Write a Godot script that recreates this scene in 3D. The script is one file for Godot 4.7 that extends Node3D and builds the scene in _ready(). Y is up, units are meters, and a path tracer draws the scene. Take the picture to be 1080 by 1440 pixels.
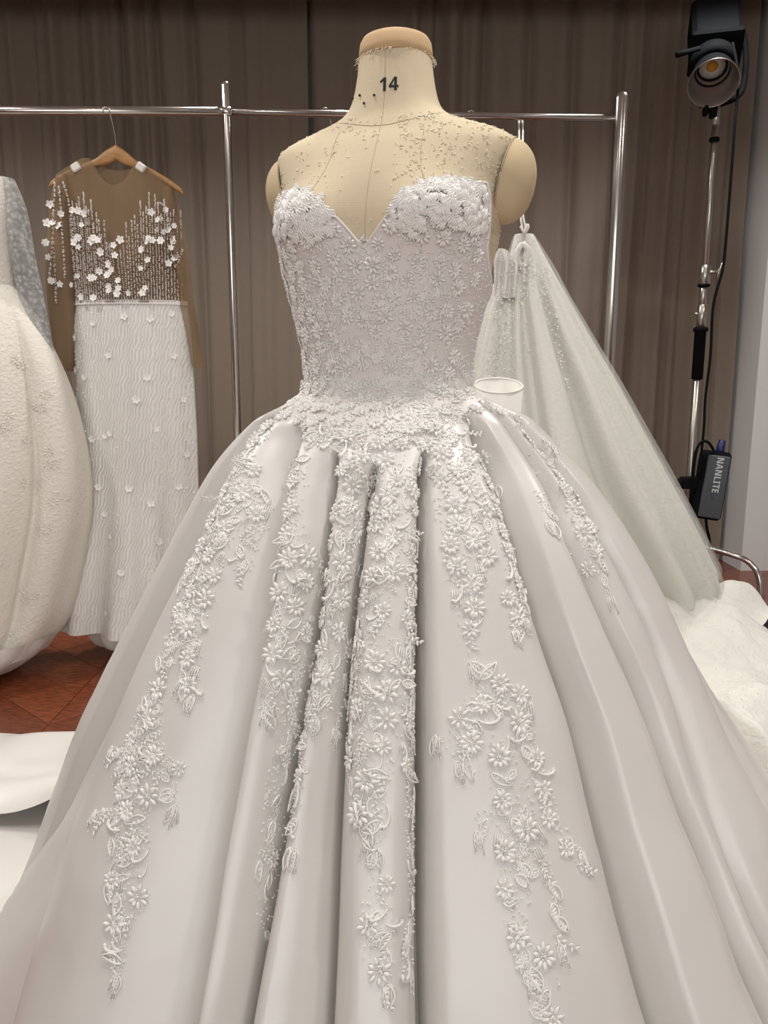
extends Node3D
# A bridal workroom: a beaded ballgown on a dress form, gowns on a chrome rack, curtain, studio lamp.

const F := 1081.0
const PITCH := 0.18326
const EYE := 1.04
const D := 1.28          # distance of the dress form
const CX := 0.008
const YAW := 0.3         # the form is turned a little
var rng := RandomNumberGenerator.new()
var M := {}
var fn := FastNoiseLite.new()

# ---------------------------------------------------------------- helpers
func at(px: float, py: float, d: float) -> Vector3:     # a point seen at that pixel, d metres in front
	var u := (px - 540.0) / F
	var v := (py - 720.0) / F
	var k := d / (cos(PITCH) - v * sin(PITCH))
	return Vector3(u * k, EYE + (-v * cos(PITCH) - sin(PITCH)) * k, -d)

func tab(xs: Array, vs: Array, x: float) -> float:      # table lookup, xs rising, smooth
	var n := xs.size()
	if x <= xs[0]: return vs[0]
	if x >= xs[n - 1]: return vs[n - 1]
	var i := 0
	while x > xs[i + 1]: i += 1
	var h: float = xs[i + 1] - xs[i]
	var t: float = (x - xs[i]) / h
	var m0: float = (vs[i + 1] - vs[i]) / h if i == 0 else (vs[i + 1] - vs[i - 1]) / (xs[i + 1] - xs[i - 1])
	var m1: float = (vs[i + 1] - vs[i]) / h if i == n - 2 else (vs[i + 2] - vs[i]) / (xs[i + 2] - xs[i])
	var t2 := t * t
	var t3 := t2 * t
	return (2 * t3 - 3 * t2 + 1) * vs[i] + (t3 - 2 * t2 + t) * h * m0 + (3 * t2 - 2 * t3) * vs[i + 1] + (t3 - t2) * h * m1

func thing(called: String, label: String, category: String, where := Vector3.ZERO, group := "") -> Node3D:
	var o := Node3D.new()
	o.name = called
	add_child(o, true)
	o.position = where
	tag(o, label, category, group)
	return o

func tag(o: Node3D, label: String, category: String, group := "") -> void:
	o.set_meta("label", label)
	o.set_meta("category", category)
	if group: o.set_meta("group", group)

func obj(called: String, mesh: Mesh, m: Material, parent: Node3D = self, xf := Transform3D()) -> MeshInstance3D:
	var o := MeshInstance3D.new()
	o.name = called
	o.mesh = mesh
	o.material_override = m
	o.transform = xf
	parent.add_child(o, true)
	return o

func struct(called: String, mesh: Mesh, m: Material, xf := Transform3D()) -> MeshInstance3D:
	var o := obj(called, mesh, m, self, xf)
	o.set_meta("kind", "structure")
	return o

func stuff(called: String, mesh: Mesh, m: Material, xfs: Array, parent: Node3D) -> void:
	if xfs.is_empty(): return
	var mm := MultiMesh.new()
	mm.transform_format = MultiMesh.TRANSFORM_3D
	mm.mesh = mesh
	mm.instance_count = xfs.size()
	for i in xfs.size(): mm.set_instance_transform(i, xfs[i])
	var o := MultiMeshInstance3D.new()
	o.name = called
	o.multimesh = mm
	o.material_override = m
	o.set_meta("kind", "stuff")
	parent.add_child(o, true)

func begin() -> SurfaceTool:
	var st := SurfaceTool.new()
	st.begin(Mesh.PRIMITIVE_TRIANGLES)
	return st

func done(st: SurfaceTool, smooth := true) -> ArrayMesh:
	if smooth: st.generate_normals()
	return st.commit()

func sheet(nu: int, nv: int, f: Callable, wrap := false, flip := false) -> ArrayMesh:   # f(u, v) -> point, u and v from 0 to 1
	var st := begin()
	var cols := nu if wrap else nu + 1
	for j in nv + 1:
		for i in cols:
			var u := float(i) / nu
			var v := float(j) / nv
			st.set_uv(Vector2(u, v))
			st.add_vertex(f.call(u, v))
	for j in nv:
		for i in nu:
			var a := j * cols + i
			var b := j * cols + (i + 1) % cols
			var c := a + cols
			var e := b + cols
			for k in ([a, c, b, b, c, e] if flip else [a, b, c, b, e, c]): st.add_index(k)
	return done(st)

func add_grid(st: SurfaceTool, base: int, rings: Array, closed := true) -> int:  # rings of points joined; returns the next free index
	var n: int = rings[0].size()
	for r in rings:
		for p in r: st.add_vertex(p)
	for j in rings.size() - 1:
		for i in (n if closed else n - 1):
			var a := base + j * n + i
			var b := base + j * n + (i + 1) % n
			for k in [a, b, a + n, b, b + n, a + n]: st.add_index(k)
	return base + rings.size() * n

func add_tube(st: SurfaceTool, base: int, pts: Array, rad: Array, sides := 8, caps := true) -> int:
	var rings := []
	var n := pts.size()
	var t0: Vector3 = (pts[1] - pts[0]).normalized()
	var side := t0.cross(Vector3.UP if absf(t0.y) < 0.9 else Vector3.RIGHT).normalized()
	for i in n:
		var t: Vector3 = (pts[mini(i + 1, n - 1)] - pts[maxi(i - 1, 0)]).normalized()
		side = (side - t * side.dot(t)).normalized()
		var up := t.cross(side)
		var r: float = rad[mini(i, rad.size() - 1)]
		var ring := []
		for k in sides:
			var a := -TAU * k / sides
			ring.append(pts[i] + (side * cos(a) + up * sin(a)) * r)
		if caps and i == 0: rings.append(same(pts[0] - t * r * 0.3, sides))
		rings.append(ring)
		if caps and i == n - 1: rings.append(same(pts[i] + t * r * 0.3, sides))
	return add_grid(st, base, rings)

func same(p: Vector3, n: int) -> Array:
	var a := []
	for k in n: a.append(p)
	return a

func tube(pts: Array, rad: Array, sides := 10) -> ArrayMesh:
	var st := begin()
	add_tube(st, 0, pts, rad, sides)
	return done(st)

func curve(pts: Array, n: int) -> Array:                # a smooth line through the points
	var c := Curve3D.new()
	for i in pts.size():
		var a: Vector3 = pts[maxi(i - 1, 0)]
		var b: Vector3 = pts[mini(i + 1, pts.size() - 1)]
		var t := (b - a) / 6.0
		c.add_point(pts[i], -t, t)
	var out := []
	for i in n + 1: out.append(c.sample_baked(c.get_baked_length() * i / n, true))
	return out

func lathe(prof: Array, sides := 24) -> ArrayMesh:      # [radius, y] from top to bottom, sharp where a point is given twice
	var st := begin()
	var base := 0
	var run := []
	for i in prof.size():
		if run.size() > 1 and prof[i] == prof[i - 1]:
			base = add_grid(st, base, run)
			run = []
		var ring := []
		for k in sides: ring.append(Vector3(cos(TAU * k / sides) * prof[i][0], prof[i][1], sin(TAU * k / sides) * prof[i][0]))
		run.append(ring)
	add_grid(st, base, run)
	return done(st)

func box(s: Vector3, bevel := 0.004) -> ArrayMesh:      # a box with chamfered edges, as rounded rings
	var st := begin()
	var h := s / 2
	var b := minf(bevel, minf(h.x, minf(h.y, h.z)) * 0.9)
	var base := 0
	var rect := func(x: float, z: float, y: float, c: float) -> Array:
		return [Vector3(-x + c, y, -z), Vector3(x - c, y, -z), Vector3(x, y, -z + c), Vector3(x, y, z - c), Vector3(x - c, y, z), Vector3(-x + c, y, z), Vector3(-x, y, z - c), Vector3(-x, y, -z + c)]
	var levels := [rect.call(0.0, 0.0, h.y, 0.0), rect.call(h.x - b, h.z - b, h.y, b * 0.4), rect.call(h.x, h.z, h.y - b, b), rect.call(h.x, h.z, -h.y + b, b), rect.call(h.x - b, h.z - b, -h.y, b * 0.4), rect.call(0.0, 0.0, -h.y, 0.0)]
	st.set_smooth_group(-1)
	for j in 5:
		for i in 8:
			var q := [levels[j][i], levels[j][(i + 1) % 8], levels[j + 1][i], levels[j + 1][(i + 1) % 8]]
			for k in [0, 1, 2, 1, 3, 2]: st.add_vertex(q[k])
	return done(st)

func slab(a: Vector3, b: Vector3) -> Array:             # mesh and place of a plain box between two corners
	var m := BoxMesh.new()
	m.size = (b - a).abs()
	return [m, Transform3D(Basis(), (a + b) / 2)]

func mat(called: String, c: Color, rough := 0.6, metal := 0.0, more := {}) -> StandardMaterial3D:
	var m := StandardMaterial3D.new()
	m.resource_name = called
	m.albedo_color = c
	m.roughness = rough
	m.metallic = metal
	for k in more: m.set(k, more[k])
	M[called] = m
	return m

func noise_tex(freq: float, seed_: int, kind := FastNoiseLite.TYPE_SIMPLEX, ramp: Array = [], size := 512, oct := 4) -> NoiseTexture2D:
	var n := FastNoiseLite.new()
	n.noise_type = kind
	n.seed = seed_
	n.frequency = freq
	n.fractal_octaves = oct
	var t := NoiseTexture2D.new()
	t.width = size
	t.height = size
	t.seamless = true
	t.noise = n
	if ramp:
		var g := Gradient.new()
		g.offsets = PackedFloat32Array([0.0, 1.0]) if ramp.size() == 2 else PackedFloat32Array([0.0, 0.5, 1.0])
		g.colors = PackedColorArray(ramp)
		t.color_ramp = g
	return t

func triplanar(m: StandardMaterial3D, scale: Vector3, world := false) -> void:
	m.uv1_triplanar = true
	m.uv1_world_triplanar = world
	m.uv1_scale = scale

func relief(m: StandardMaterial3D, t: Texture2D, cm: float) -> void:
	m.heightmap_enabled = true
	m.heightmap_texture = t
	m.heightmap_scale = cm

func weave_tex(n: int, seed_: int) -> ImageTexture:     # a plain weave: threads over and under with uneven slubs
	var im := Image.create(n, n, false, Image.FORMAT_RGB8)
	var r := RandomNumberGenerator.new()
	r.seed = seed_
	var row := []
	var col := []
	for i in n / 4:
		row.append(r.randf_range(0.55, 1.0))
		col.append(r.randf_range(0.55, 1.0))
	for y in n:
		for x in n:
			var over := (x / 4 + y / 4) % 2 == 0
			var w: float = sin(PI * ((x % 4) + 0.5) / 4.0) * col[x / 4] if over else sin(PI * ((y % 4) + 0.5) / 4.0) * row[y / 4]
			im.set_pixel(x, y, Color(w, w, w))
	return ImageTexture.create_from_image(im)

func ripple_tex(n: int) -> ImageTexture:                # rows of beads running in wavy lines
	var im := Image.create(n, n, false, Image.FORMAT_RGB8)
	for y in n:
		for x in n:
			var q := float(x) / n * TAU
			var p := float(y) / n * TAU
			var s := 9.0 * q + 3.0 * p + 1.6 * sin(p * 2.0 + sin(q)) + 0.9 * sin(q * 2.0)
			var w := (0.5 + 0.5 * sin(s)) * (0.65 + 0.35 * sin(p * 40.0 + 3.0 * sin(s)))
			im.set_pixel(x, y, Color(w, w, w))
	return ImageTexture.create_from_image(im)

# ---------------------------------------------------------------- setup
func view_and_light() -> void:
	var cam := Camera3D.new()
	cam.name = "camera"
	add_child(cam)
	cam.position = Vector3(0, EYE, 0)
	cam.rotation = Vector3(-PITCH, 0, 0)
	cam.fov = 2.0 * rad_to_deg(atan(720.0 / F))
	cam.near = 0.05
	cam.current = true
	var e := Environment.new()
	e.background_mode = Environment.BG_COLOR
	e.background_color = Color(0.02, 0.02, 0.02)
	e.tonemap_mode = Environment.TONE_MAPPER_LINEAR
	e.tonemap_exposure = 1.0
	e.sdfgi_enabled = true
	e.ssao_enabled = true
	e.ssil_enabled = true
	var w := WorldEnvironment.new()
	w.name = "environment"
	w.environment = e
	add_child(w)
	# recessed ceiling lamps: [x, z, energy]
	for l in [[-0.5, -1.15, 0.19], [0.65, -1.15, 0.22], [-1.9, -2.95, 0.4], [-0.3, -2.95, 0.36], [1.25, -2.95, 0.34], [-1.5, -1.9, 0.25], [2.0, -1.6, 0.27]]:
		downlight(l[0], l[1], l[2])
	# daylight from the wide window behind the camera
	var day := AreaLight3D.new()
	day.name = "window_light"
	day.area_size = Vector2(3.2, 1.7)
	day.position = Vector3(0.0, 1.65, 2.50)
	day.light_energy = 4.5
	day.light_color = Color(1.0, 0.995, 0.99)
	day.area_range = 12.0
	day.area_attenuation = 2.0
	day.shadow_enabled = true
	add_child(day)

func downlight(x: float, z: float, energy: float) -> void:
	var t := thing("ceiling_downlight", "round recessed downlight in the white ceiling", "lamp", Vector3(x, CEIL, z), "recessed ceiling downlights")
	if not M.has("lamp_glow"):
		mat("lamp_glow", Color(0.9, 0.9, 0.88), 0.5, 0.0, {"emission_enabled": true, "emission": Color(1, 0.95, 0.88), "emission_energy_multiplier": 1.5})
		mat("lamp_trim", Color(0.9, 0.9, 0.89), 0.5)
	obj("trim_ring", lathe([[0.062, 0.0], [0.085, 0.0], [0.085, -0.004], [0.08, -0.008], [0.064, -0.008], [0.062, 0.0]], 28), M.lamp_trim, t)
	obj("lens_glow", lathe([[0.0, -0.002], [0.062, -0.002], [0.062, -0.004], [0.0, -0.005]], 24), M.lamp_glow, t)
	var s := SpotLight3D.new()
	s.name = "lamp_light"
	s.position = Vector3(0, -0.02, 0)
	s.rotation = Vector3(-PI / 2, 0, 0)
	s.spot_angle = 72.0
	s.spot_angle_attenuation = 0.7
	s.spot_attenuation = 2.0
	s.spot_range = 9.0
	s.light_size = 0.06
	s.light_color = Color(1.0, 0.985, 0.965)
	s.light_energy = energy * POWER
	s.shadow_enabled = true
	t.add_child(s)

const CEIL := 2.7
const POWER := 6.0

func materials() -> void:
	mat("satin", Color(0.877, 0.863, 0.840), 0.33, 0.0, {"rim_enabled": true, "rim": 0.25, "metallic_specular": 0.55})
	mat("bodice_satin", Color(0.91, 0.885, 0.866), 0.45, 0.0, {"rim_enabled": true, "rim": 0.2})
	mat("bead", Color(0.953, 0.942, 0.922), 0.34, 0.0, {"metallic_specular": 0.7})
	mat("sequin", Color(0.97, 0.97, 0.965), 0.12, 0.0, {"metallic_specular": 0.9, "clearcoat_enabled": true, "clearcoat": 1.0, "clearcoat_roughness": 0.05})
	mat("silver_bead", Color(0.80, 0.775, 0.765), 0.25, 0.15, {"metallic_specular": 0.8})
	mat("canvas", Color(0.86, 0.80, 0.68), 0.9)
	relief(M.canvas, weave_tex(256, 3), 0.06)
	triplanar(M.canvas, Vector3(9, 9, 9))
	mat("arm_linen", Color(0.81, 0.73, 0.585), 0.85)
	relief(M.arm_linen, weave_tex(256, 5), 0.04)
	triplanar(M.arm_linen, Vector3(10, 10, 10))
	mat("neck_cloth", Color(0.80, 0.68, 0.52), 0.8)
	mat("lint", Color(0.95, 0.91, 0.82), 0.95, 0.0, {})
	mat("ink", Color(0.03, 0.03, 0.035), 0.6)
	mat("seam_thread", Color(0.70, 0.64, 0.53), 0.9)
	mat("chrome", Color(0.74, 0.72, 0.70), 0.2, 1.0)
	mat("steel", Color(0.68, 0.66, 0.63), 0.3, 1.0)
	mat("black_plastic", Color(0.075, 0.08, 0.088), 0.7, 0.0, {"metallic_specular": 0.12})
	mat("black_rubber", Color(0.07, 0.07, 0.075), 0.8, 0.0, {"metallic_specular": 0.2})
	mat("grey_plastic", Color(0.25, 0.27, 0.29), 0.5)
	mat("wall_paint", Color(0.82, 0.82, 0.818), 0.9)
	mat("ceiling_paint", Color(0.87, 0.865, 0.855), 0.9)
	mat("curtain_cloth", Color(0.50, 0.452, 0.402), 0.85, 0.0, {"rim_enabled": true, "rim": 0.3})
	relief(M.curtain_cloth, noise_tex(0.05, 8, FastNoiseLite.TYPE_SIMPLEX, [], 512, 4), 0.15)
	triplanar(M.curtain_cloth, Vector3(5, 1.2, 5))
	for i in 4:
		var c := Color(0.50, 0.265, 0.16).lerp(Color(0.41, 0.20, 0.115), i / 3.0)
		mat("mahogany_%d" % i, Color.WHITE, 0.27)
		M["mahogany_%d" % i].albedo_texture = noise_tex(0.03, 20 + i, FastNoiseLite.TYPE_SIMPLEX, [c * 0.72, c, c * 1.2], 512, 5)
		triplanar(M["mahogany_%d" % i], Vector3(1.1, 5.0, 5.0))
	mat("floor_under", Color(0.14, 0.06, 0.04), 0.7)
	mat("ivory_tulle", Color(0.870, 0.862, 0.829), 0.75, 0.0, {"rim_enabled": true, "rim": 0.4})
	relief(M.ivory_tulle, noise_tex(0.035, 31, FastNoiseLite.TYPE_SIMPLEX, [], 512, 5), 0.25)
	triplanar(M.ivory_tulle, Vector3(3, 3, 3))
	mat("ivory_brocade", Color(0.87, 0.85, 0.805), 0.7, 0.0, {"rim_enabled": true, "rim": 0.3})
	relief(M.ivory_brocade, noise_tex(0.06, 37, FastNoiseLite.TYPE_CELLULAR, [], 512, 3), 0.28)
	triplanar(M.ivory_brocade, Vector3(3, 3, 3))
	mat("beaded_cloth", Color(0.895, 0.885, 0.865), 0.5, 0.0, {"rim_enabled": true, "rim": 0.3})
	relief(M.beaded_cloth, ripple_tex(512), 0.22)
	triplanar(M.beaded_cloth, Vector3(10, 8, 10))
	mat("nude_mesh", Color(0.54, 0.44, 0.32, 0.6), 0.8, 0.0, {"transparency": BaseMaterial3D.TRANSPARENCY_ALPHA})
	mat("sheer_tulle", Color(0.88, 0.88, 0.86, 0.22), 0.8, 0.0, {"transparency": BaseMaterial3D.TRANSPARENCY_ALPHA})
	mat("lace_mesh", Color(1, 1, 1), 0.8, 0.0, {"transparency": BaseMaterial3D.TRANSPARENCY_ALPHA})
	M.lace_mesh.albedo_texture = noise_tex(0.03, 52, FastNoiseLite.TYPE_CELLULAR, [Color(0.86, 0.86, 0.86, 0.95), Color(0.62, 0.62, 0.62, 0.55), Color(0.5, 0.5, 0.5, 0.4)], 512, 3)
	triplanar(M.lace_mesh, Vector3(4, 4, 4))
	mat("blossom", Color(0.955, 0.945, 0.93), 0.6)
	mat("hanger_wood", Color.WHITE, 0.5)
	M.hanger_wood.albedo_texture = noise_tex(0.02, 61, FastNoiseLite.TYPE_SIMPLEX, [Color(0.60, 0.43, 0.26), Color(0.72, 0.54, 0.34)], 256, 4)
	triplanar(M.hanger_wood, Vector3(3, 14, 14))
	mat("white_card", Color(0.88, 0.865, 0.84), 0.7)
	mat("reflector_metal", Color(0.72, 0.69, 0.68), 0.35, 0.85)
	mat("led_yellow", Color(0.85, 0.60, 0.16), 0.5)
	mat("blue_plastic", Color(0.04, 0.08, 0.3), 0.4)
	mat("print_white", Color(0.72, 0.73, 0.74), 0.6)
	mat("skirting", Color(0.75, 0.75, 0.74), 0.6)

# ---------------------------------------------------------------- the setting
func room() -> void:
	var s := slab(Vector3(-3.4, -0.2, -4.6), Vector3(3.4, -0.014, 2.6))
	var floor_ := struct("floor", s[0], M.floor_under, s[1])
	# chevron parquet: each board a piece of the floor, mitred where the columns meet
	var col := 0.62
	var step := 0.215
	var planks := []
	for side in [1.0, -1.0]:
		var st := begin()
		st.set_smooth_group(-1)
		var g := 0.0012
		var top := [Vector3(g, 0, g), Vector3(col - g, 0, side * col * 0.85 + g), Vector3(col - g, 0, side * col * 0.85 + step - g), Vector3(g, 0, step - g)]
		for k in [0, 1, 2, 0, 2, 3]: st.add_vertex(top[k])
		for k in 4:
			var a: Vector3 = top[k]
			var b: Vector3 = top[(k + 1) % 4]
			var dn := Vector3(0, -0.014, 0)
			for q in [a, a + dn, b, b, a + dn, b + dn]: st.add_vertex(q)
		planks.append(done(st))
	for i in 8:
		var x := -2.86 + i * col
		for j in range(-7, 24):
			var k := i % 2
			var sgn := 1.0 if k == 0 else -1.0
			var z := -4.6 + j * step + (col * 0.85 if k == 1 else 0.0)
			var mz := z + sgn * col * 0.42
			if mz < -4.5 or mz > -0.4 or (x > -0.4 and x < 0.6) or (x > 0.5 and mz > -2.4): continue
			obj("plank", planks[k], M["mahogany_%d" % rng.randi_range(0, 3)], floor_, Transform3D(Basis(), Vector3(x, rng.randf_range(-0.0006, 0.0), z) - s[1].origin))
	# the rest of the boards, out of sight
	s = slab(Vector3(-3.4, -0.014, -4.6), Vector3(3.4, -0.006, 2.6))
	obj("board_bed", s[0], M.mahogany_1, floor_, Transform3D(Basis(), s[1].origin - floor_.position))
	for a in [["wall_back", Vector3(-3.4, -0.2, -4.6), Vector3(3.4, 3.2, -4.4), "wall_paint"],
			["wall_left", Vector3(-3.6, -0.2, -4.6), Vector3(-3.4, 3.2, 2.8), "wall_paint"],
			["wall_right", Vector3(1.875, -0.2, -4.4), Vector3(3.4, 3.2, -3.92), "wall_paint"],
			["wall_side", Vector3(3.4, -0.2, -4.6), Vector3(3.6, 3.2, 2.8), "wall_paint"],
			["wall_front", Vector3(-3.4, -0.2, 2.6), Vector3(3.4, 3.2, 2.8), "wall_paint"],
			["ceiling", Vector3(-3.4, CEIL, -3.86), Vector3(3.4, CEIL + 0.2, 2.6), "ceiling_paint"],
			["ceiling_recess", Vector3(-3.4, 3.0, -4.4), Vector3(3.4, 3.2, -3.5), "ceiling_paint"]]:
		s = slab(a[1], a[2])
		struct(a[0], s[0], M[a[3]], s[1])
	# the window behind the camera
	mat("daylight_pane", Color(0.9, 0.92, 0.95), 0.4, 0.0, {"emission_enabled": true, "emission": Color(0.95, 0.98, 1.0), "emission_energy_multiplier": 0.8})
	s = slab(Vector3(-1.6, 0.8, 2.57), Vector3(1.6, 2.5, 2.595))
	var win := struct("window_1", s[0], M.daylight_pane, s[1])
	for q in [[Vector3(0, 0.87, -0.02), Vector3(3.3, 0.06, 0.05)], [Vector3(0, -0.87, -0.02), Vector3(3.3, 0.06, 0.05)], [Vector3(-1.62, 0, -0.02), Vector3(0.06, 1.7, 0.05)], [Vector3(1.62, 0, -0.02), Vector3(0.06, 1.7, 0.05)]]:
		obj("window_frame", box(q[1], 0.006), M.skirting, win, Transform3D(Basis(), q[0]))
	# curtains
	curtain("curtain", "taupe floor-length curtain behind the gown with the nude sheer bodice", -3.3, -0.385, 11)
	curtain("curtain", "taupe floor-length curtain behind the dress form and the studio lamp", -0.37, 1.845, 5)

func curtain(called: String, label: String, x0: float, x1: float, seed_: int) -> void:
	var r := RandomNumberGenerator.new()
	r.seed = seed_
	var t := thing(called, label, "curtain", Vector3((x0 + x1) / 2, 0, -4.2), "taupe curtains along the back wall")
	var edges := []
	var x := x0
	while x < x1:
		edges.append(x)
		x += r.randf_range(0.15, 0.25)
	edges.append(x1 + 0.2)
	var amp := []
	for e in edges: amp.append(r.randf_range(0.035, 0.075))
	var cx := t.position.x
	var f := func(u: float, v: float) -> Vector3:
		var px := lerpf(x0, x1, u)
		var i := 0
		while i < edges.size() - 2 and px > edges[i + 1]: i += 1
		var s: float = (px - edges[i]) / (edges[i + 1] - edges[i])
		var k: float = amp[i]
		var z := k * (pow(sin(PI * s), 0.8) - 0.35 * exp(-pow((s - 0.62) / 0.12, 2)) + 0.18 * sin(TAU * 2 * s + i))
		z += 0.006 * sin(px * 61.0 + v * 2.0) * (0.4 + 0.6 * v)
		z += fn.get_noise_2d(px * 60.0, v * 40.0) * 0.012
		return Vector3(px - cx + 0.006 * sin(v * 5.0 + i), 2.95 - v * 2.945, z)
	obj("cloth", sheet(int((x1 - x0) * 130), 30, f), M.curtain_cloth, t)
	obj("hem", sheet(int((x1 - x0) * 60), 1, func(u: float, v: float): return f.call(u, 0.97 + 0.03 * v) + Vector3(0, 0, 0.004)), M.curtain_cloth, t)
	obj("curtain_rail", tube([Vector3(x0 - cx, 2.965, 0.02), Vector3(x1 - cx, 2.965, 0.02)], [0.014]), M.steel, t)

# ---------------------------------------------------------------- the dress form
const BY := [0.90, 0.93, 1.017, 1.04, 1.08, 1.13, 1.19, 1.235, 1.26, 1.304, 1.33, 1.355, 1.374, 1.388, 1.402, 1.415, 1.432, 1.46, 1.51]
const BA := [0.18, 0.165, 0.1325, 0.131, 0.135, 0.147, 0.163, 0.172, 0.175, 0.178, 0.184, 0.191, 0.190, 0.170, 0.128, 0.092, 0.072, 0.0615, 0.0537]
const BF := [0.145, 0.13, 0.103, 0.102, 0.106, 0.112, 0.116, 0.117, 0.116, 0.111, 0.104, 0.093, 0.083, 0.074, 0.068, 0.063, 0.060, 0.057, 0.052]
const BB := [0.13, 0.12, 0.095, 0.094, 0.098, 0.104, 0.108, 0.108, 0.107, 0.104, 0.10, 0.094, 0.086, 0.078, 0.071, 0.066, 0.061, 0.056, 0.052]

func body_r(th: float, y: float) -> float:
	var ph := th + YAW
	var a := tab(BY, BA, y)
	var fr := tab(BY, BF, y) if cos(ph) > 0 else tab(BY, BB, y)
	var n := 2.25
	var r := pow(pow(absf(sin(ph)) / a, n) + pow(absf(cos(ph)) / fr, n), -1.0 / n)
	var dy := y - 1.262
	var prof := exp(-pow(dy / (0.052 if dy < 0 else 0.05), 2))
	var p := wrapf(ph, -PI, PI)
	r += 0.034 * prof * (exp(-pow((p - 0.62) / 0.4, 2)) + exp(-pow((p + 0.62) / 0.4, 2)))
	return r

func axis_x(y: float) -> float:
	return CX + 0.01 * smoothstep(1.2, 1.45, y)

const SY := [0.0, 0.1, 0.2, 0.3, 0.4, 0.5, 0.6, 0.7, 0.8, 0.86, 0.91, 0.95, 0.98, 1.0, 1.02]
const SL := [0.715, 0.672, 0.627, 0.586, 0.546, 0.496, 0.444, 0.390, 0.334, 0.30, 0.265, 0.229, 0.193, 0.162, 0.14]
const SR := [0.84, 0.80, 0.75, 0.672, 0.603, 0.535, 0.479, 0.43, 0.372, 0.326, 0.28, 0.244, 0.214, 0.182, 0.147]
const SF := [0.97, 0.963, 0.957, 0.95, 0.94, 0.93, 0.92, 0.89, 0.86, 0.816, 0.78, 0.753, 0.733, 0.72, 0.75]

func base_r(th: float, y: float) -> float:
	var rl := tab(SY, SL, y)
	var rr := tab(SY, SR, y)
	var rf := 0.5 * (rl + rr) * tab(SY, SF, y)
	var s := sin(th)
	var k := rf + ((rl if s < 0 else rr) - rf) * s * s
	if y > 0.955:
		k = lerpf(k, body_r(th, y) + 0.004, smoothstep(0.955, 1.02, y))
	return k

func on_axis(th: float, y: float, r: float) -> Vector3:
	return Vector3(axis_x(y) + r * sin(th), y, -D + r * cos(th))

# folds of the skirt: angle at eleven heights (1.0 down to 0), width of the roll to either side, depth, height where it starts
const FY := [0.0, 0.3, 0.4, 0.5, 0.6, 0.7, 0.8, 0.85, 0.9, 0.95, 1.0]
const FOLDS := [
	[[-1.46, -1.46, -1.46, -1.46, -1.46, -1.46, -1.46, -1.46, -1.46, -1.46, -1.46], 0.05, 0.05, 0.015, 0.97],
	[[-0.78, -0.93, -0.965, -0.995, -1.025, -1.035, -1.018, -1.041, -1.104, -1.14, -1.2], 0.30, 0.012, 0.075, 0.99, 0.03, 0.008],
	[[-0.393, -0.393, -0.403, -0.421, -0.435, -0.456, -0.51, -0.564, -0.633, -0.702, -0.76], 0.15, 0.012, 0.085, 0.985, 0.035, 0.008],
	[[-0.297, -0.297, -0.295, -0.295, -0.296, -0.295, -0.313, -0.34, -0.364, -0.388, -0.388], 0.06, 0.025, 0.055, 0.938, 0.03, 0.007],
	[[-0.126, -0.126, -0.132, -0.143, -0.149, -0.152, -0.14, -0.129, -0.102, -0.079, -0.079], 0.11, 0.03, 0.055, 0.934, 0.02, 0.006],
	[[0.059, 0.059, 0.063, 0.074, 0.088, 0.108, 0.143, 0.172, 0.215, 0.278, 0.314], 0.03, 0.02, 0.045, 0.972, 0.03, 0.007],
	[[0.561, 0.561, 0.575, 0.598, 0.618, 0.611, 0.625, 0.654, 0.696, 0.724, 0.76], 0.07, 0.014, 0.06, 0.998, 0.035, 0.012],
	[[0.79, 0.80, 0.827, 0.846, 0.868, 0.858, 0.866, 0.921, 0.981, 1.03, 1.1], 0.06, 0.012, 0.04, 1.0, 0.04, 0.008],
	[[0.88, 0.89, 0.917, 0.993, 1.08, 1.1, 1.1, 1.136, 1.16, 1.2, 1.3], 0.09, 0.014, 0.035, 0.99, 0.03, 0.008],
	[[1.2, 1.2, 1.25, 1.3, 1.4, 1.45, 1.45, 1.45, 1.45, 1.45, 1.45], 0.07, 0.05, 0.02, 0.97],
	[[1.9, 1.9, 1.9, 1.9, 1.9, 1.9, 1.9, 1.9, 1.9, 1.9, 1.9], 0.05, 0.02, 0.035, 0.99],
	[[2.4, 2.4, 2.4, 2.4, 2.4, 2.4, 2.4, 2.4, 2.4, 2.4, 2.4], 0.05, 0.02, 0.035, 0.99],
	[[2.95, 2.95, 2.95, 2.95, 2.95, 2.95, 2.95, 2.95, 2.95, 2.95, 2.95], 0.05, 0.05, 0.035, 0.99],
	[[3.6, 3.6, 3.6, 3.6, 3.6, 3.6, 3.6, 3.6, 3.6, 3.6, 3.6], 0.02, 0.05, 0.035, 0.99],
	[[4.2, 4.2, 4.2, 4.2, 4.2, 4.2, 4.2, 4.2, 4.2, 4.2, 4.2], 0.02, 0.05, 0.035, 0.99]]

var fold_at := {}        # height in millimetres -> angles of all folds

func folds_at(y: float) -> Array:
	var key := int(round(y * 1000.0))
	if not fold_at.has(key):
		var a := []
		for f in FOLDS: a.append(tab(FY, f[0], y))
		a.append(a[0] + TAU)
		fold_at[key] = a
	return fold_at[key]

func seam_y(th: float) -> float:                        # the basque waist dips to a V in front
	return 1.008 - 0.085 * pow(0.5 + 0.5 * cos(th + 0.08), 9.0)

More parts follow.
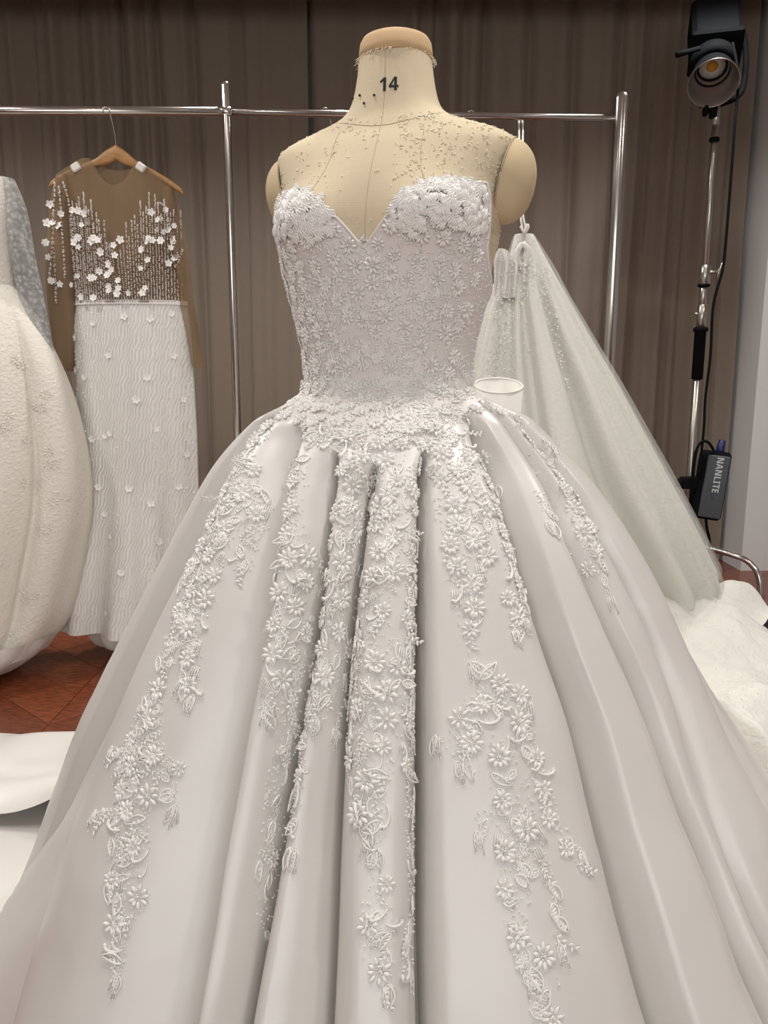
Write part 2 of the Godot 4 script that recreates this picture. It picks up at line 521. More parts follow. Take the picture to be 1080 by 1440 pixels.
func skirt_r(th: float, y: float) -> float:
	var b := base_r(th, y)
	var fa := folds_at(y)
	while th < fa[0]: th += TAU
	while th >= fa[fa.size() - 1]: th -= TAU
	var i := 0
	while th >= fa[i + 1]: i += 1
	var r := b
	var low := clampf((1.0 - y) / 0.6, 0.0, 1.0)
	# the panel swells between its folds
	var s: float = (th - fa[i]) / (fa[i + 1] - fa[i])
	var ramp := smoothstep(1.0, 0.86, y)
	var hem_of_bodice := seam_y(th)
	r += ramp * (0.010 + 0.014 * low) * pow(4.0 * s * (1.0 - s), 0.8)
	for k in [i, i + 1]:
		var f = FOLDS[k % FOLDS.size()]
		var dlt: float = (th - fa[k]) * b
		var w: float = f[1] if dlt < 0 else f[2]
		w *= 0.55 + 0.6 * low
		var t := absf(dlt) / w
		var slot: float = f[5] if f.size() > 5 else 0.018
		var sw: float = f[6] if f.size() > 6 else 0.005
		if absf(dlt) < sw:
			r -= slot * smoothstep(minf(f[4], hem_of_bodice - 0.008), minf(f[4], hem_of_bodice - 0.008) - 0.025, y) * (1.0 - pow(absf(dlt) / sw, 2.0))
		if t < 1.0:
			var top: float = minf(f[4], hem_of_bodice - 0.008)
			var g := 1.0 - t * t * (3.0 - 2.0 * t) if w < 0.012 else (1.0 - t * t * t if f[1] > 0.2 and dlt < 0 else pow(1.0 - t, 1.7))
			r -= f[3] * (0.75 + 0.35 * low) * smoothstep(top, top - 0.05, y) * g
	r += fn.get_noise_3d(sin(th) * 90.0, y * 28.0, cos(th) * 90.0) * 0.004 * ramp + fn.get_noise_3d(sin(th) * 300.0 * b, y * 170.0, cos(th) * 300.0 * b) * 0.0022 * low
	return r

func skirt_p(th: float, y: float, lift := 0.0) -> Vector3:
	return on_axis(th, y, skirt_r(th, y) + lift)

func gown_p(th: float, y: float) -> Vector3:            # the outside of the gown, bodice or skirt
	return on_axis(th, y, base_r(th, y) + 0.0042) if y > seam_y(th) else skirt_p(th, y)

func frame_on(th: float, y: float, spin: float, size: float, lift := 0.0) -> Transform3D:   # z outward, y turned by spin from straight down
	var e := 0.006
	var r := maxf(base_r(th, y), 0.05)
	var p := gown_p(th, y)
	var du := gown_p(th + e / r, y) - gown_p(th - e / r, y)
	var dv := gown_p(th, y + e) - gown_p(th, y - e)
	var n := du.cross(dv).normalized()
	var down := (-dv - n * (-dv).dot(n)).normalized().rotated(n, spin)
	var b := Basis(down.cross(n), down, n)
	return Transform3D(b.scaled(Vector3.ONE * size), p + n * lift)

func dress_form() -> void:
	var t := thing("dress_form", "cream canvas dress form on a stand, its neck stamped 14, wearing the beaded ballgown", "mannequin", Vector3(CX, 0, -D))
	var off := -t.position
	var rows := []
	obj("torso", sheet(110, 90, func(u: float, v: float):
		var y := lerpf(1.51, 0.92, v)
		return on_axis(u * TAU, y, body_r(u * TAU, y)) + off, true, true), M.canvas, t)
	# neck cap with its frayed edge
	var c := Vector3(axis_x(1.5), 1.505, -D) + off
	var cap := obj("neck_cap", lathe([[0.0, 0.030], [0.03, 0.0297], [0.044, 0.0285], [0.0505, 0.0255], [0.0545, 0.019], [0.0562, 0.008], [0.0572, -0.002], [0.055, -0.003]], 40), M.neck_cloth, t, Transform3D(Basis(), c))
	var st := begin()
	var at_ := 0
	for i in 70:
		var a := rng.randf() * TAU
		var p := Vector3(cos(a) * 0.0575, -0.003, sin(a) * 0.0575)
		var q := p + Vector3(cos(a) * rng.randf_range(0.0, 0.004), -rng.randf_range(0.001, 0.006), sin(a) * rng.randf_range(0.0, 0.004)) + Vector3(rng.randf_range(-0.003, 0.003), 0, rng.randf_range(-0.003, 0.003))
		at_ = add_tube(st, at_, [p, (p + q) / 2 + Vector3(0.0006, 0, 0.0006), q], [0.00045], 4)
	obj("frayed_edge", done(st), M.lint, cap).set_meta("kind", "stuff")
	# arm caps
	for s in [-1.0, 1.0]:
		var b := Basis(Vector3.UP, YAW * -1.0) * Basis(Vector3.BACK, s * -0.24)
		var lp := Vector3(0.181 if s > 0 else -0.170, 1.318, -0.004)
		var o := Vector3(axis_x(1.33), 0, -D) + Basis(Vector3.UP, -YAW) * Vector3(lp.x, lp.y, lp.z) + off
		var arm := obj("arm_cap", sheet(36, 14, func(u: float, v: float):
			var a := u * TAU
			var q := v * PI / 2
			var rim := pow(maxf(cos(q), 0.0), 0.8)
			return Vector3(s * (0.044 * pow(sin(q), 1.0) - 0.004), sin(a) * 0.061 * rim - 0.004 * sin(q), cos(a) * 0.058 * rim), true, s < 0), M.arm_linen, t, Transform3D(b, o))
		var ring := []
		for i in 41:
			var a := TAU * i / 40
			ring.append(Vector3(s * -0.003, sin(a) * 0.0615, cos(a) * 0.0585))
		obj("armhole_seam", tube(ring, [0.0013], 6), M.seam_thread, arm)
	# seams
	var seam := func(called: String, pts: Array, r: float) -> void:
		var line := []
		for i in 31:
			var th := tab([0.0, 0.5, 1.0], [pts[0][0], pts[1][0], pts[2][0]], i / 30.0) - YAW
			var y := tab([0.0, 0.5, 1.0], [pts[0][1], pts[1][1], pts[2][1]], i / 30.0)
			line.append(on_axis(th, y, body_r(th, y) + r * 0.3) + off)
		obj(called, tube(line, [r], 5), M.seam_thread, t)
	seam.call("neck_seam", [[-1.7, 1.425], [0.0, 1.392], [1.7, 1.425]], 0.0005)
	seam.call("centre_seam", [[0.0, 1.5], [0.0, 1.36], [0.0, 1.2]], 0.00035)
	seam.call("princess_seam", [[0.75, 1.39], [0.62, 1.34], [0.6, 1.27]], 0.0004)
	seam.call("princess_seam", [[-0.75, 1.39], [-0.62, 1.34], [-0.6, 1.27]], 0.0004)
	# the size number printed on the neck, pins
	var k := 0
	for ch in ["1", "4"]:
		var tm := TextMesh.new()
		tm.text = ch
		var sf := SystemFont.new()
		sf.font_names = PackedStringArray(["Droid Sans"])
		sf.font_weight = 700
		tm.font = sf
		tm.font_size = 32
		tm.pixel_size = 0.027 / 32.0
		tm.depth = 0.0006
		var th := -0.32 + k * 0.25
		var y := 1.4515
		var n := Vector3(sin(th), 0.12, cos(th)).normalized()
		var x := Vector3.UP.cross(n).normalized()
		obj("size_number", tm, M.ink, t, Transform3D(Basis(x, n.cross(x), n), on_axis(th, y, body_r(th, y) + 0.0004) + off))
		k += 1
	for q in [[-0.98, 1.443], [-0.8, 1.429], [-0.55, 1.438], [-1.35, 1.446]]:
		var th: float = q[0]
		var p := on_axis(th, q[1], body_r(th, q[1])) + off
		var n := Vector3(sin(th), 0.1, cos(th))
		var pin := obj("pin_head", lathe([[0.0, 0.0019], [0.0014, 0.0013], [0.0019, 0.0], [0.0014, -0.0013], [0.0, -0.0019]], 10), M.ink, t, Transform3D(Basis(), p + n * 0.002))
		obj("pin_shaft", tube([Vector3.ZERO, -n * 0.012], [0.0004], 5), M.steel, pin)
	# lint on the canvas
	var fuzz := []
	for m in 3:
		st = begin()
		at_ = 0
		for i in 3:
			var a := rng.randf() * TAU
			var p := Vector3(cos(a), sin(a), 0) * 0.0006
			var q := p + Vector3(rng.randf_range(-1, 1), rng.randf_range(-1, 1), 0.06) * 0.0022
			var e := q + Vector3(rng.randf_range(-1, 1), rng.randf_range(-1, 1), 0.0) * 0.002
			at_ = add_tube(st, at_, [p, q, e], [0.0003, 0.0005, 0.0003], 6)
		fuzz.append(done(st))
	var where := [[], [], []]
	for i in 3600:
		var th := rng.randf_range(-1.7, 1.4)
		var y := rng.randf_range(1.22, 1.41)
		var dense := fn.get_noise_2d(th * 80.0, y * 400.0) * 0.5 + 0.5
		var side := smoothstep(0.25, 0.6, absf(th + YAW))
		if rng.randf() > dense * dense * 1.6 * (0.25 + 0.75 * side) * (0.35 if th < 0 else 1.0): continue
		var r := body_r(th, y)
		var p := on_axis(th, y, r)
		var du := on_axis(th + 0.03, y, body_r(th + 0.03, y)) - p
		var dv := on_axis(th, y + 0.004, body_r(th, y + 0.004)) - p
		var n := du.cross(dv).normalized()
		var x := du.normalized()
		where[i % 3].append(Transform3D(Basis(x, n.cross(x), n).rotated(n, rng.randf() * TAU).scaled(Vector3.ONE * rng.randf_range(0.6, 1.4)), p + off + n * 0.0005))
	for m in 3: stuff("canvas_lint", fuzz[m], M.lint, where[m], t)
	# stand under the skirt
	obj("stand_pole", tube([Vector3(0, 0.02, 0), Vector3(0, 0.93, 0)], [0.018]), M.steel, t)
	obj("stand_base", lathe([[0.0, 0.03], [0.03, 0.03], [0.04, 0.018], [0.19, 0.012], [0.2, 0.004], [0.2, 0.0], [0.0, 0.0]], 32), M.black_plastic, t)

# ---------------------------------------------------------------- beadwork
var motif := {}

func lump(st: SurfaceTool, base: int, p: Vector3, q: Vector3, w: float, h: float) -> int:   # a padded satin stitch from p to q
	var ax := (q - p)
	var side := ax.cross(Vector3.BACK).normalized()
	var rings := []
	for i in 5:
		var t := i / 4.0
		var k := sqrt(maxf(0.0, 1.0 - pow(2.0 * t - 1.0, 2.0))) if i > 0 and i < 4 else 0.12
		var c := p + ax * t
		var ring := []
		for a in [0.0, 0.8, PI / 2, PI - 0.8, PI]: ring.append(c + side * cos(a) * w * k + Vector3(0, 0, sin(a) * h * k))
		rings.append(ring)
	return add_grid(st, base, rings, false)

func bead_at(st: SurfaceTool, base: int, p: Vector3, r: float) -> int:
	return add_grid(st, base, [same(p + Vector3(0, 0, r), 5), ring5(p + Vector3(0, 0, r * 0.4), r * 0.9), ring5(p - Vector3(0, 0, r * 0.5), r * 0.85)])

func ring5(p: Vector3, r: float) -> Array:
	var a := []
	for k in 5: a.append(p + Vector3(cos(-TAU * k / 5), sin(-TAU * k / 5), 0) * r)
	return a

func make_motifs() -> void:                             # unit: metres, lying in xy, z out
	motif.flower = []
	for v in 3:
		var st := begin()
		var b := 0
		var n: int = [9, 10, 8][v]
		for i in n:
			var a := TAU * i / n + rng.randf_range(-0.08, 0.08)
			var d := Vector3(cos(a), sin(a), 0)
			var l := rng.randf_range(0.0125, 0.0155)
			b = lump(st, b, d * 0.0038, d * l + Vector3(0, 0, 0.0012), 0.0026, 0.0032)
		for i in 6:
			var a := TAU * i / 6
			b = bead_at(st, b, Vector3(cos(a) * 0.0027, sin(a) * 0.0027, 0.0012), 0.0014)
		b = bead_at(st, b, Vector3(0, 0, 0.0022), 0.0019)
		motif.flower.append(done(st))
	motif.leaf = []
	for v in 3:
		var st := begin()
		var b := 0
		var l: float = [0.024, 0.019, 0.028][v]
		var w: float = [0.0055, 0.005, 0.0045][v]
		for s in [-1.0, 1.0]:
			var pts := []
			for i in 7:
				var t := i / 6.0
				pts.append(Vector3(s * w * sin(PI * pow(t, 0.8)) + 0.004 * sin(t * 2.0) * (v - 1), t * l, 0.001))
			b = add_tube(st, b, pts, [0.0011, 0.0014, 0.0014, 0.0014, 0.0013, 0.0012, 0.0009], 5)
		for i in 4:
			var y := l * (0.18 + 0.18 * i)
			b = lump(st, b, Vector3(-w * 0.75, y - 0.002, 0), Vector3(w * 0.75, y + 0.002, 0), 0.0017, 0.0017)
		motif.leaf.append(done(st))
	motif.scroll = []
	for v in 2:
		var st := begin()
		var b := 0
		var pts := []
		var rad := []
		var flip := 1.0 if v == 0 else -1.0
		for i in 15:
			var t := i / 14.0
			var a := t * 4.3
			var r := 0.012 * (1.0 - 0.72 * t)
			pts.append(Vector3(flip * (cos(a) * r - 0.006), 0.016 - (1.0 - t) * 0.02 + sin(a) * r, 0.0012))
			rad.append(0.0012 + 0.0012 * sin(PI * t))
		b = add_tube(st, b, pts, rad, 5)
		b = bead_at(st, b, pts[14], 0.0026)
		motif.scroll.append(done(st))
	motif.sprig = []
	for v in 2:
		var st := begin()
		var b := 0
		var pts := []
		for i in 8: pts.append(Vector3(0.004 * sin(i * 0.45 + v), i * 0.0042, 0.0008))
		b = add_tube(st, b, pts, [0.0009], 4)
		for i in range(1, 8):
			var s := 1.0 if i % 2 == 0 else -1.0
			b = lump(st, b, pts[i], pts[i] + Vector3(s * 0.0058, 0.0048, 0.0006), 0.0018, 0.002)
		b = bead_at(st, b, pts[7] + Vector3(0, 0.002, 0), 0.002)
		motif.sprig.append(done(st))
	motif.plume = []                                     # feathery stitches at the top of the cups
	for v in 2:
		var st := begin()
		var b := 0
		for i in 5:
			var a := (i - 2) * 0.28
			var q := Vector3(sin(a), cos(a), 0)
			b = lump(st, b, q * 0.003, q * (0.019 - absf(i - 2) * 0.002) + Vector3(0, 0, 0.0018), 0.0019, 0.0028)
		motif.plume.append(done(st))
	motif.fringe = []
	for v in 2:
		var st := begin()
		var b := 0
		for i in 4:
			var x := (i - 1.5) * 0.003
			var l := rng.randf_range(0.014, 0.03)
			b = add_tube(st, b, [Vector3(x, 0, 0.001), Vector3(x * 1.2, l * 0.5, 0.002), Vector3(x * 1.1, l, 0.0012)], [0.0009], 4)
			for k in 3: b = bead_at(st, b, Vector3(x * 1.1, l * (0.4 + 0.3 * k), 0.0016), 0.0014)
		motif.fringe.append(done(st))
	var st2 := begin()
	bead_at(st2, 0, Vector3.ZERO, 1.0)
	motif.bead = done(st2)

var left_over := {}
var tally := {}

func sew(kind: String, called: String, parent: Node3D, xf: Transform3D) -> void:
	var list: Array = motif[kind]
	var v := rng.randi_range(0, list.size() - 1)
	tally[kind] = tally.get(kind, 0) + 1
	if tally[kind] <= 290:
		obj(called, list[v], M.bead, parent, xf)
	else:
		var key := "%s %d" % [kind, v]
		if not left_over.has(key): left_over[key] = []
		left_over[key].append(xf)

const BRANCHES := [   # sprays on the skirt: angle, height, half width
	[-1.136, 0.98, 0.0157, -1.115, 0.927, 0.0283, -0.912, 0.866, 0.0346, -0.877, 0.799, 0.0409, -0.799, 0.719, 0.0348, -0.775, 0.649, 0.0298],
	[-1.01, 0.914, 0.017, -0.708, 0.829, 0.0153, -0.669, 0.771, 0.0092],
	[-0.799, 0.719, 0.0202, -0.7, 0.655, 0.0155, -0.651, 0.613, 0.005],
	[-0.785, 0.622, 0.0191, -0.764, 0.563, 0.0351, -0.736, 0.525, 0.0372, -0.694, 0.482, 0.0279, -0.661, 0.448, 0.0254, -0.62, 0.396, 0.0184, -0.589, 0.326, 0.004],
	[-0.791, 0.586, 0.0171, -0.634, 0.538, 0.011, -0.598, 0.491, 0.0045],
	[-0.773, 0.554, 0.0117, -0.888, 0.524, 0.0068], [-0.728, 0.493, 0.0095, -0.831, 0.458, 0.0048],
	[-0.605, 0.919, 0.02, -0.512, 0.847, 0.0206, -0.4, 0.78, 0.0229, -0.378, 0.715, 0.0284, -0.356, 0.66, 0.0209, -0.376, 0.617, 0.0063],
	[-0.324, 0.677, 0.0129, -0.31, 0.594, 0.0091, -0.33, 0.542, 0.0073, -0.32, 0.494, 0.007, -0.31, 0.448, 0.0094, -0.301, 0.399, 0.0064, -0.296, 0.374, 0.0031],
	[-0.214, 0.921, 0.0233, -0.223, 0.85, 0.0273, -0.231, 0.783, 0.0294, -0.225, 0.719, 0.0247, -0.219, 0.665, 0.0222, -0.231, 0.612, 0.0107],
	[-0.14, 0.682, 0.0127, -0.149, 0.629, 0.0077, -0.177, 0.592, 0.0045],
	[-0.271, 0.641, 0.0094, -0.265, 0.582, 0.012, -0.264, 0.532, 0.0144, -0.265, 0.507, 0.0113, -0.235, 0.479, 0.0034],
	[-0.015, 0.921, 0.0251, -0.031, 0.851, 0.029, 0.004, 0.793, 0.0225, -0.078, 0.744, 0.0217, -0.047, 0.706, 0.0355, -0.039, 0.66, 0.0375, -0.061, 0.609, 0.0316, -0.067, 0.573, 0.0321, -0.05, 0.531, 0.0183, -0.034, 0.498, 0.0055],
	[0.162, 0.912, 0.0134, 0.104, 0.817, 0.0106, 0.078, 0.737, 0.0099, 0.057, 0.66, 0.0094, 0.05, 0.587, 0.0089, 0.05, 0.518, 0.007, 0.05, 0.46, 0.0053, 0.034, 0.406, 0.0088, 0.04, 0.379, 0.0037],
	[-0.025, 0.479, 0.0108, -0.032, 0.448, 0.0196, -0.027, 0.423, 0.0204, -0.008, 0.385, 0.0049],
	[0.43, 0.949, 0.0262, 0.385, 0.884, 0.0361, 0.342, 0.824, 0.0361, 0.277, 0.767, 0.0206, 0.271, 0.711, 0.0082, 0.256, 0.673, 0.0064],
	[0.66, 0.919, 0.0263, 0.59, 0.864, 0.0192, 0.521, 0.805, 0.0164, 0.457, 0.739, 0.0155, 0.422, 0.708, 0.0067],
	[0.351, 0.662, 0.0209, 0.259, 0.646, 0.0204, 0.199, 0.607, 0.0136, 0.178, 0.575, 0.0059], [0.212, 0.614, 0.0091, 0.128, 0.599, 0.0045],
	[0.381, 0.653, 0.0176, 0.375, 0.6, 0.0108, 0.381, 0.563, 0.009, 0.395, 0.526, 0.0088, 0.415, 0.496, 0.0101, 0.442, 0.477, 0.0057],
	[0.294, 0.604, 0.0122, 0.299, 0.553, 0.025, 0.307, 0.51, 0.0285, 0.27, 0.466, 0.019, 0.253, 0.429, 0.0131, 0.282, 0.397, 0.0217, 0.292, 0.366, 0.0211, 0.271, 0.338, 0.018],
	[0.226, 0.531, 0.01, 0.204, 0.508, 0.0042], [0.345, 0.494, 0.0071, 0.348, 0.442, 0.0054, 0.338, 0.405, 0.0052],
	[1.064, 1.002, 0.0158, 1.154, 0.964, 0.0245, 1.161, 0.911, 0.0262, 1.011, 0.854, 0.0227, 0.917, 0.805, 0.0138, 0.875, 0.746, 0.0076, 0.87, 0.719, 0.0047],
	[0.797, 0.87, 0.008, 0.737, 0.826, 0.0077],
	[-1.381, 0.995, 0.0117, -1.25, 0.91, 0.011, -1.24, 0.802, 0.0074, -1.24, 0.684, 0.0061, -1.25, 0.621, 0.005],
	[-0.464, 0.958, 0.0224, -0.045, 0.948, 0.0237, 0.389, 0.969, 0.0225, 0.638, 0.973, 0.0168],
	[-0.679, 0.967, 0.0147, -0.238, 0.921, 0.0136]]

func embroider(bodice: Node3D, skirt: Node3D, off: Vector3) -> void:
	var taken := []                                     # places of the flowers sewn so far
	var free := func(p: Vector3, gap: float) -> bool:
		for q in taken:
			if p.distance_squared_to(q) < gap * gap: return false
		return true
	var put := func(kind: String, called: String, th: float, y: float, spin: float, size: float, lift := 0.0) -> void:
		var xf := frame_on(th, y, spin, size, lift)
		xf.origin += off
		sew(kind, called, bodice if y > seam_y(th) else skirt, xf)
	var dots := []
	var sparks := []
	var dot := func(th: float, y: float) -> void:
		var xf := frame_on(th, y, 0.0, 1.0)
		xf.origin += off + xf.basis.z * 0.0006
		var k := rng.randf_range(0.0009, 0.0017)
		if rng.randf() < 0.16: sparks.append(Transform3D(xf.basis.rotated(xf.basis.x, rng.randf_range(-0.5, 0.5)).scaled(Vector3.ONE * rng.randf_range(0.0011, 0.0017)), xf.origin))
		else: dots.append(Transform3D(xf.basis.scaled(Vector3.ONE * k), xf.origin))
	# sprays on the skirt
	for br in BRANCHES:
		var n: int = br.size() / 3
		for i in n - 1:
			var a := Vector3(br[i * 3], br[i * 3 + 1], br[i * 3 + 2])
			var b := Vector3(br[i * 3 + 3], br[i * 3 + 4], br[i * 3 + 5])
			var r := base_r(a.x, a.y)
			var run := Vector2((b.x - a.x) * r, b.y - a.y)
			var len_ := run.length()
			var head := atan2(run.x, -run.y)            # 0 is straight down
			var steps := maxi(2, int(len_ / 0.0105))
			for s in steps:
				var t := (s + rng.randf() * 0.6) / steps
				var c := a.lerp(b, t)
				var w := c.z
				var tip := i == n - 2 and t > 0.55
				var tries := 1 + int(w / 0.0085)
				for k in tries:
					var side := rng.randf_range(-1.0, 1.0)
					var across := Vector2(cos(head), sin(head)) * side * w
					var th := c.x + across.x / r
					var y := c.y + across.y
					var p := gown_p(th, y)
					var pick := rng.randf()
					if not tip and absf(side) < 0.75 and w > 0.008 and free.call(p, 0.0225 + 0.008 * rng.randf() + 0.008 * clampf((0.85 - c.y) * 2.5, 0.0, 1.0)):
						taken.append(p)
						put.call("flower", "beaded_flower", th, y, rng.randf() * TAU, rng.randf_range(0.85, 1.15) * (0.8 if w < 0.012 else 1.0))
					elif pick < 0.36: put.call("leaf", "beaded_leaf", th, y, head * -1.0 + side * -1.1 + rng.randf_range(-0.5, 0.5), rng.randf_range(0.75, 1.15))
					elif pick < 0.5: put.call("scroll", "beaded_scroll", th, y, rng.randf_range(-0.9, 0.9), rng.randf_range(0.65, 1.1))
					elif pick < 0.6 and c.y < 0.86: put.call("fringe", "bead_fringe", th, y, rng.randf_range(-0.35, 0.35), rng.randf_range(0.6, 1.0))
					elif pick < 0.82: put.call("sprig", "beaded_sprig", th, y, side * -0.9 + rng.randf_range(-0.4, 0.4), rng.randf_range(0.6, 1.0))
				for k in 7 + int(w * 500): dot.call(c.x + rng.randf_range(-0.95, 0.95) * w / r, c.y + rng.randf_range(-0.007, 0.007))
		var e := Vector3(br[n * 3 - 3], br[n * 3 - 2], br[n * 3 - 1])
		if e.y < 0.9:
			put.call("fringe", "bead_fringe", e.x, e.y + 0.008, 0.0, 0.9)
			put.call("leaf", "beaded_leaf", e.x, e.y + 0.01, rng.randf_range(-0.3, 0.3), 0.9)
	# the bodice, mirrored about its middle
	var mid := -YAW
	for i in 1400:
		var ph := rng.randf_range(0.0, 1.62)
		var y := rng.randf_range(0.925, 1.30)
		for s in [-1.0, 1.0]:
			var th: float = mid + s * ph
			if y > neck_y(th) - 0.008 or y < seam_y(th) - 0.02: continue
			var p := gown_p(th, y)
			var top := neck_y(th) - y
			if ph > 1.22 and s > 0.0: continue
			if top < 0.045 and y > 1.215 and ph > 0.3: continue
			if free.call(p, 0.0235):
				taken.append(p)
				put.call("flower", "beaded_flower", th, y, rng.randf() * TAU, rng.randf_range(0.7, 0.95), 0.0008)
			elif i % 5 == 0: put.call("leaf", "beaded_leaf", th, y, s * (0.8 + sin(y * 70.0) * 1.6), rng.randf_range(0.5, 0.75))
			elif i % 5 == 1: put.call("sprig", "beaded_sprig", th, y, s * (-0.6 + sin(y * 55.0) * 1.8), rng.randf_range(0.5, 0.8))
			elif i % 10 == 2: put.call("scroll", "beaded_scroll", th, y, s * rng.randf_range(-2.0, 2.0), rng.randf_range(0.5, 0.75))
	# feathery stitches thick over the tops of the cups, past the edge in places
	for i in 520:
		var s := -1.0 if i % 2 == 0 else 1.0
		var ph := rng.randf_range(0.36, 1.18)
		var th := mid + s * ph
		var y := neck_y(th) - rng.randf_range(-0.004, 0.058) * smoothstep(0.05, 0.6, ph)
		if y < 1.2: continue
		var down := s * rng.randf_range(-1.5, 0.3) if rng.randf() < 0.75 else PI + rng.randf_range(-0.7, 0.7)
		if y > neck_y(th) - 0.012: down = s * rng.randf_range(-1.5, -0.6)
		put.call("plume", "stitched_plume", th, y, down, rng.randf_range(0.7, 1.1), 0.0008 + 0.0015 * rng.randf())
	for i in 2600:
		var th := mid + rng.randf_range(-1.65, 1.65)
		var y := rng.randf_range(0.93, 1.3)
		if y < neck_y(th) - 0.004 and y > seam_y(th) - 0.02: dot.call(th, y)
	for key in left_over:
		var kv = key.split(" ")
		stuff({"leaf": "small_leaves", "sprig": "small_sprigs", "scroll": "small_scrolls", "flower": "small_flowers", "plume": "small_plumes", "fringe": "small_fringes"}[kv[0]], motif[kv[0]][int(kv[1])], M.bead, left_over[key], skirt)
	stuff("seed_beads", motif.bead, M.bead, dots, skirt)
	stuff("sequins", motif.bead, M.sequin, sparks, skirt)
	print("flowers %d leaves %d sprigs %d scrolls %d plumes %d dots %d" % [tally.get("flower", 0), tally.get("leaf", 0), tally.get("sprig", 0), tally.get("scroll", 0), tally.get("plume", 0), dots.size()])

func neck_y(th: float) -> float:                        # sweetheart edge of the bodice
	var p := wrapf(th + YAW, -PI, PI)
	var a := absf(p)
	return tab([0.0, 0.1, 0.25, 0.45, 0.65, 0.9, 1.1, 1.2, 1.24, 1.28, 1.5, 2.0, PI], [1.212, 1.226, 1.25, 1.279, 1.297, 1.302, 1.300, 1.297, 1.255, 1.215, 1.175, 1.14, 1.13], a)

func ballgown() -> void:
	var t := thing("ballgown", "ivory satin strapless ballgown with beaded floral bodice and pleated skirt on the dress form", "gown", Vector3(CX, 0, -D))
	var off := -t.position
	# bodice
	var bod := obj("bodice", sheet(300, 60, func(u: float, v: float):
		var th := (u - 0.5) * TAU
		var y := lerpf(neck_y(th), seam_y(th) - 0.012, v)
		return on_axis(th, y, base_r(th, y) + 0.0035 * (1.0 if y > seam_y(th) + 0.01 else 0.3)) + off, true), M.bodice_satin, t)
	var rim := []
	for i in 401:
		var th := (i / 400.0 - 0.5) * TAU
		rim.append(on_axis(th, neck_y(th), base_r(th, neck_y(th)) + 0.0035) + off)
	obj("neckline_piping", tube(rim, [0.0024], 8), M.bodice_satin, t)
	# skirt
	var st := begin()
	var per := 36
	var n := FOLDS.size()
	var rows := 120
	for j in rows + 1:
		var v := pow(float(j) / rows, 1.25)
		for k in n:
			for i in per:
				var s := 0.5 - 0.5 * cos(PI * i / per)
				# each column keeps its share of the panel from waist to hem
				var fa := folds_at(0.9)
				var tg := lerpf(fa[k], fa[k + 1], s)
				var y := lerpf(seam_y(tg), 0.004, v)
				fa = folds_at(y)
				st.add_vertex(skirt_p(lerpf(fa[k], fa[k + 1], s), y) + off)
	var w := n * per
	for j in rows:
		for i in w:
			var a := j * w + i
			var b := j * w + (i + 1) % w
			for k in [a, b, a + w, b, b + w, a + w]: st.add_index(k)
	var sk := obj("skirt", done(st), M.satin, t)
	embroider(bod, sk, off)
	# train lying on the floor behind
	obj("train", sheet(80, 44, func(u: float, v: float):
		var p := Vector3(lerpf(-0.25, -1.6, u), 0, lerpf(-2.04, -1.60, v) + 0.03 * sin(u * 6.0))
		var edge := smoothstep(0.0, 0.08, v)
		p.y = 0.012 + 0.035 * edge * (0.5 + 0.5 * sin(v * 7.0 + u * 5.0)) + 0.20 * edge * smoothstep(0.5, 0.0, u) + 0.012 * edge * sin(u * 17.0 - v * 9.0) + 0.025 * smoothstep(0.7, 1.0, v)
		return Vector3(p.x, maxf(p.y, 0.01), p.z) + off), M.satin, t)
	obj("under_train", sheet(60, 36, func(u: float, v: float):
		var p := Vector3(lerpf(-0.3, -1.5, u), 0, lerpf(-1.80, -1.28, v) + 0.03 * sin(u * 5.0))
		var edge := smoothstep(0.0, 0.12, v) * smoothstep(1.0, 0.9, v)
		p.y = 0.004 + 0.02 * edge * (0.5 + 0.5 * sin(v * 6.0 - u * 4.0)) + 0.03 * edge * smoothstep(0.5, 0.0, u)
		return p + off), M.satin, t)

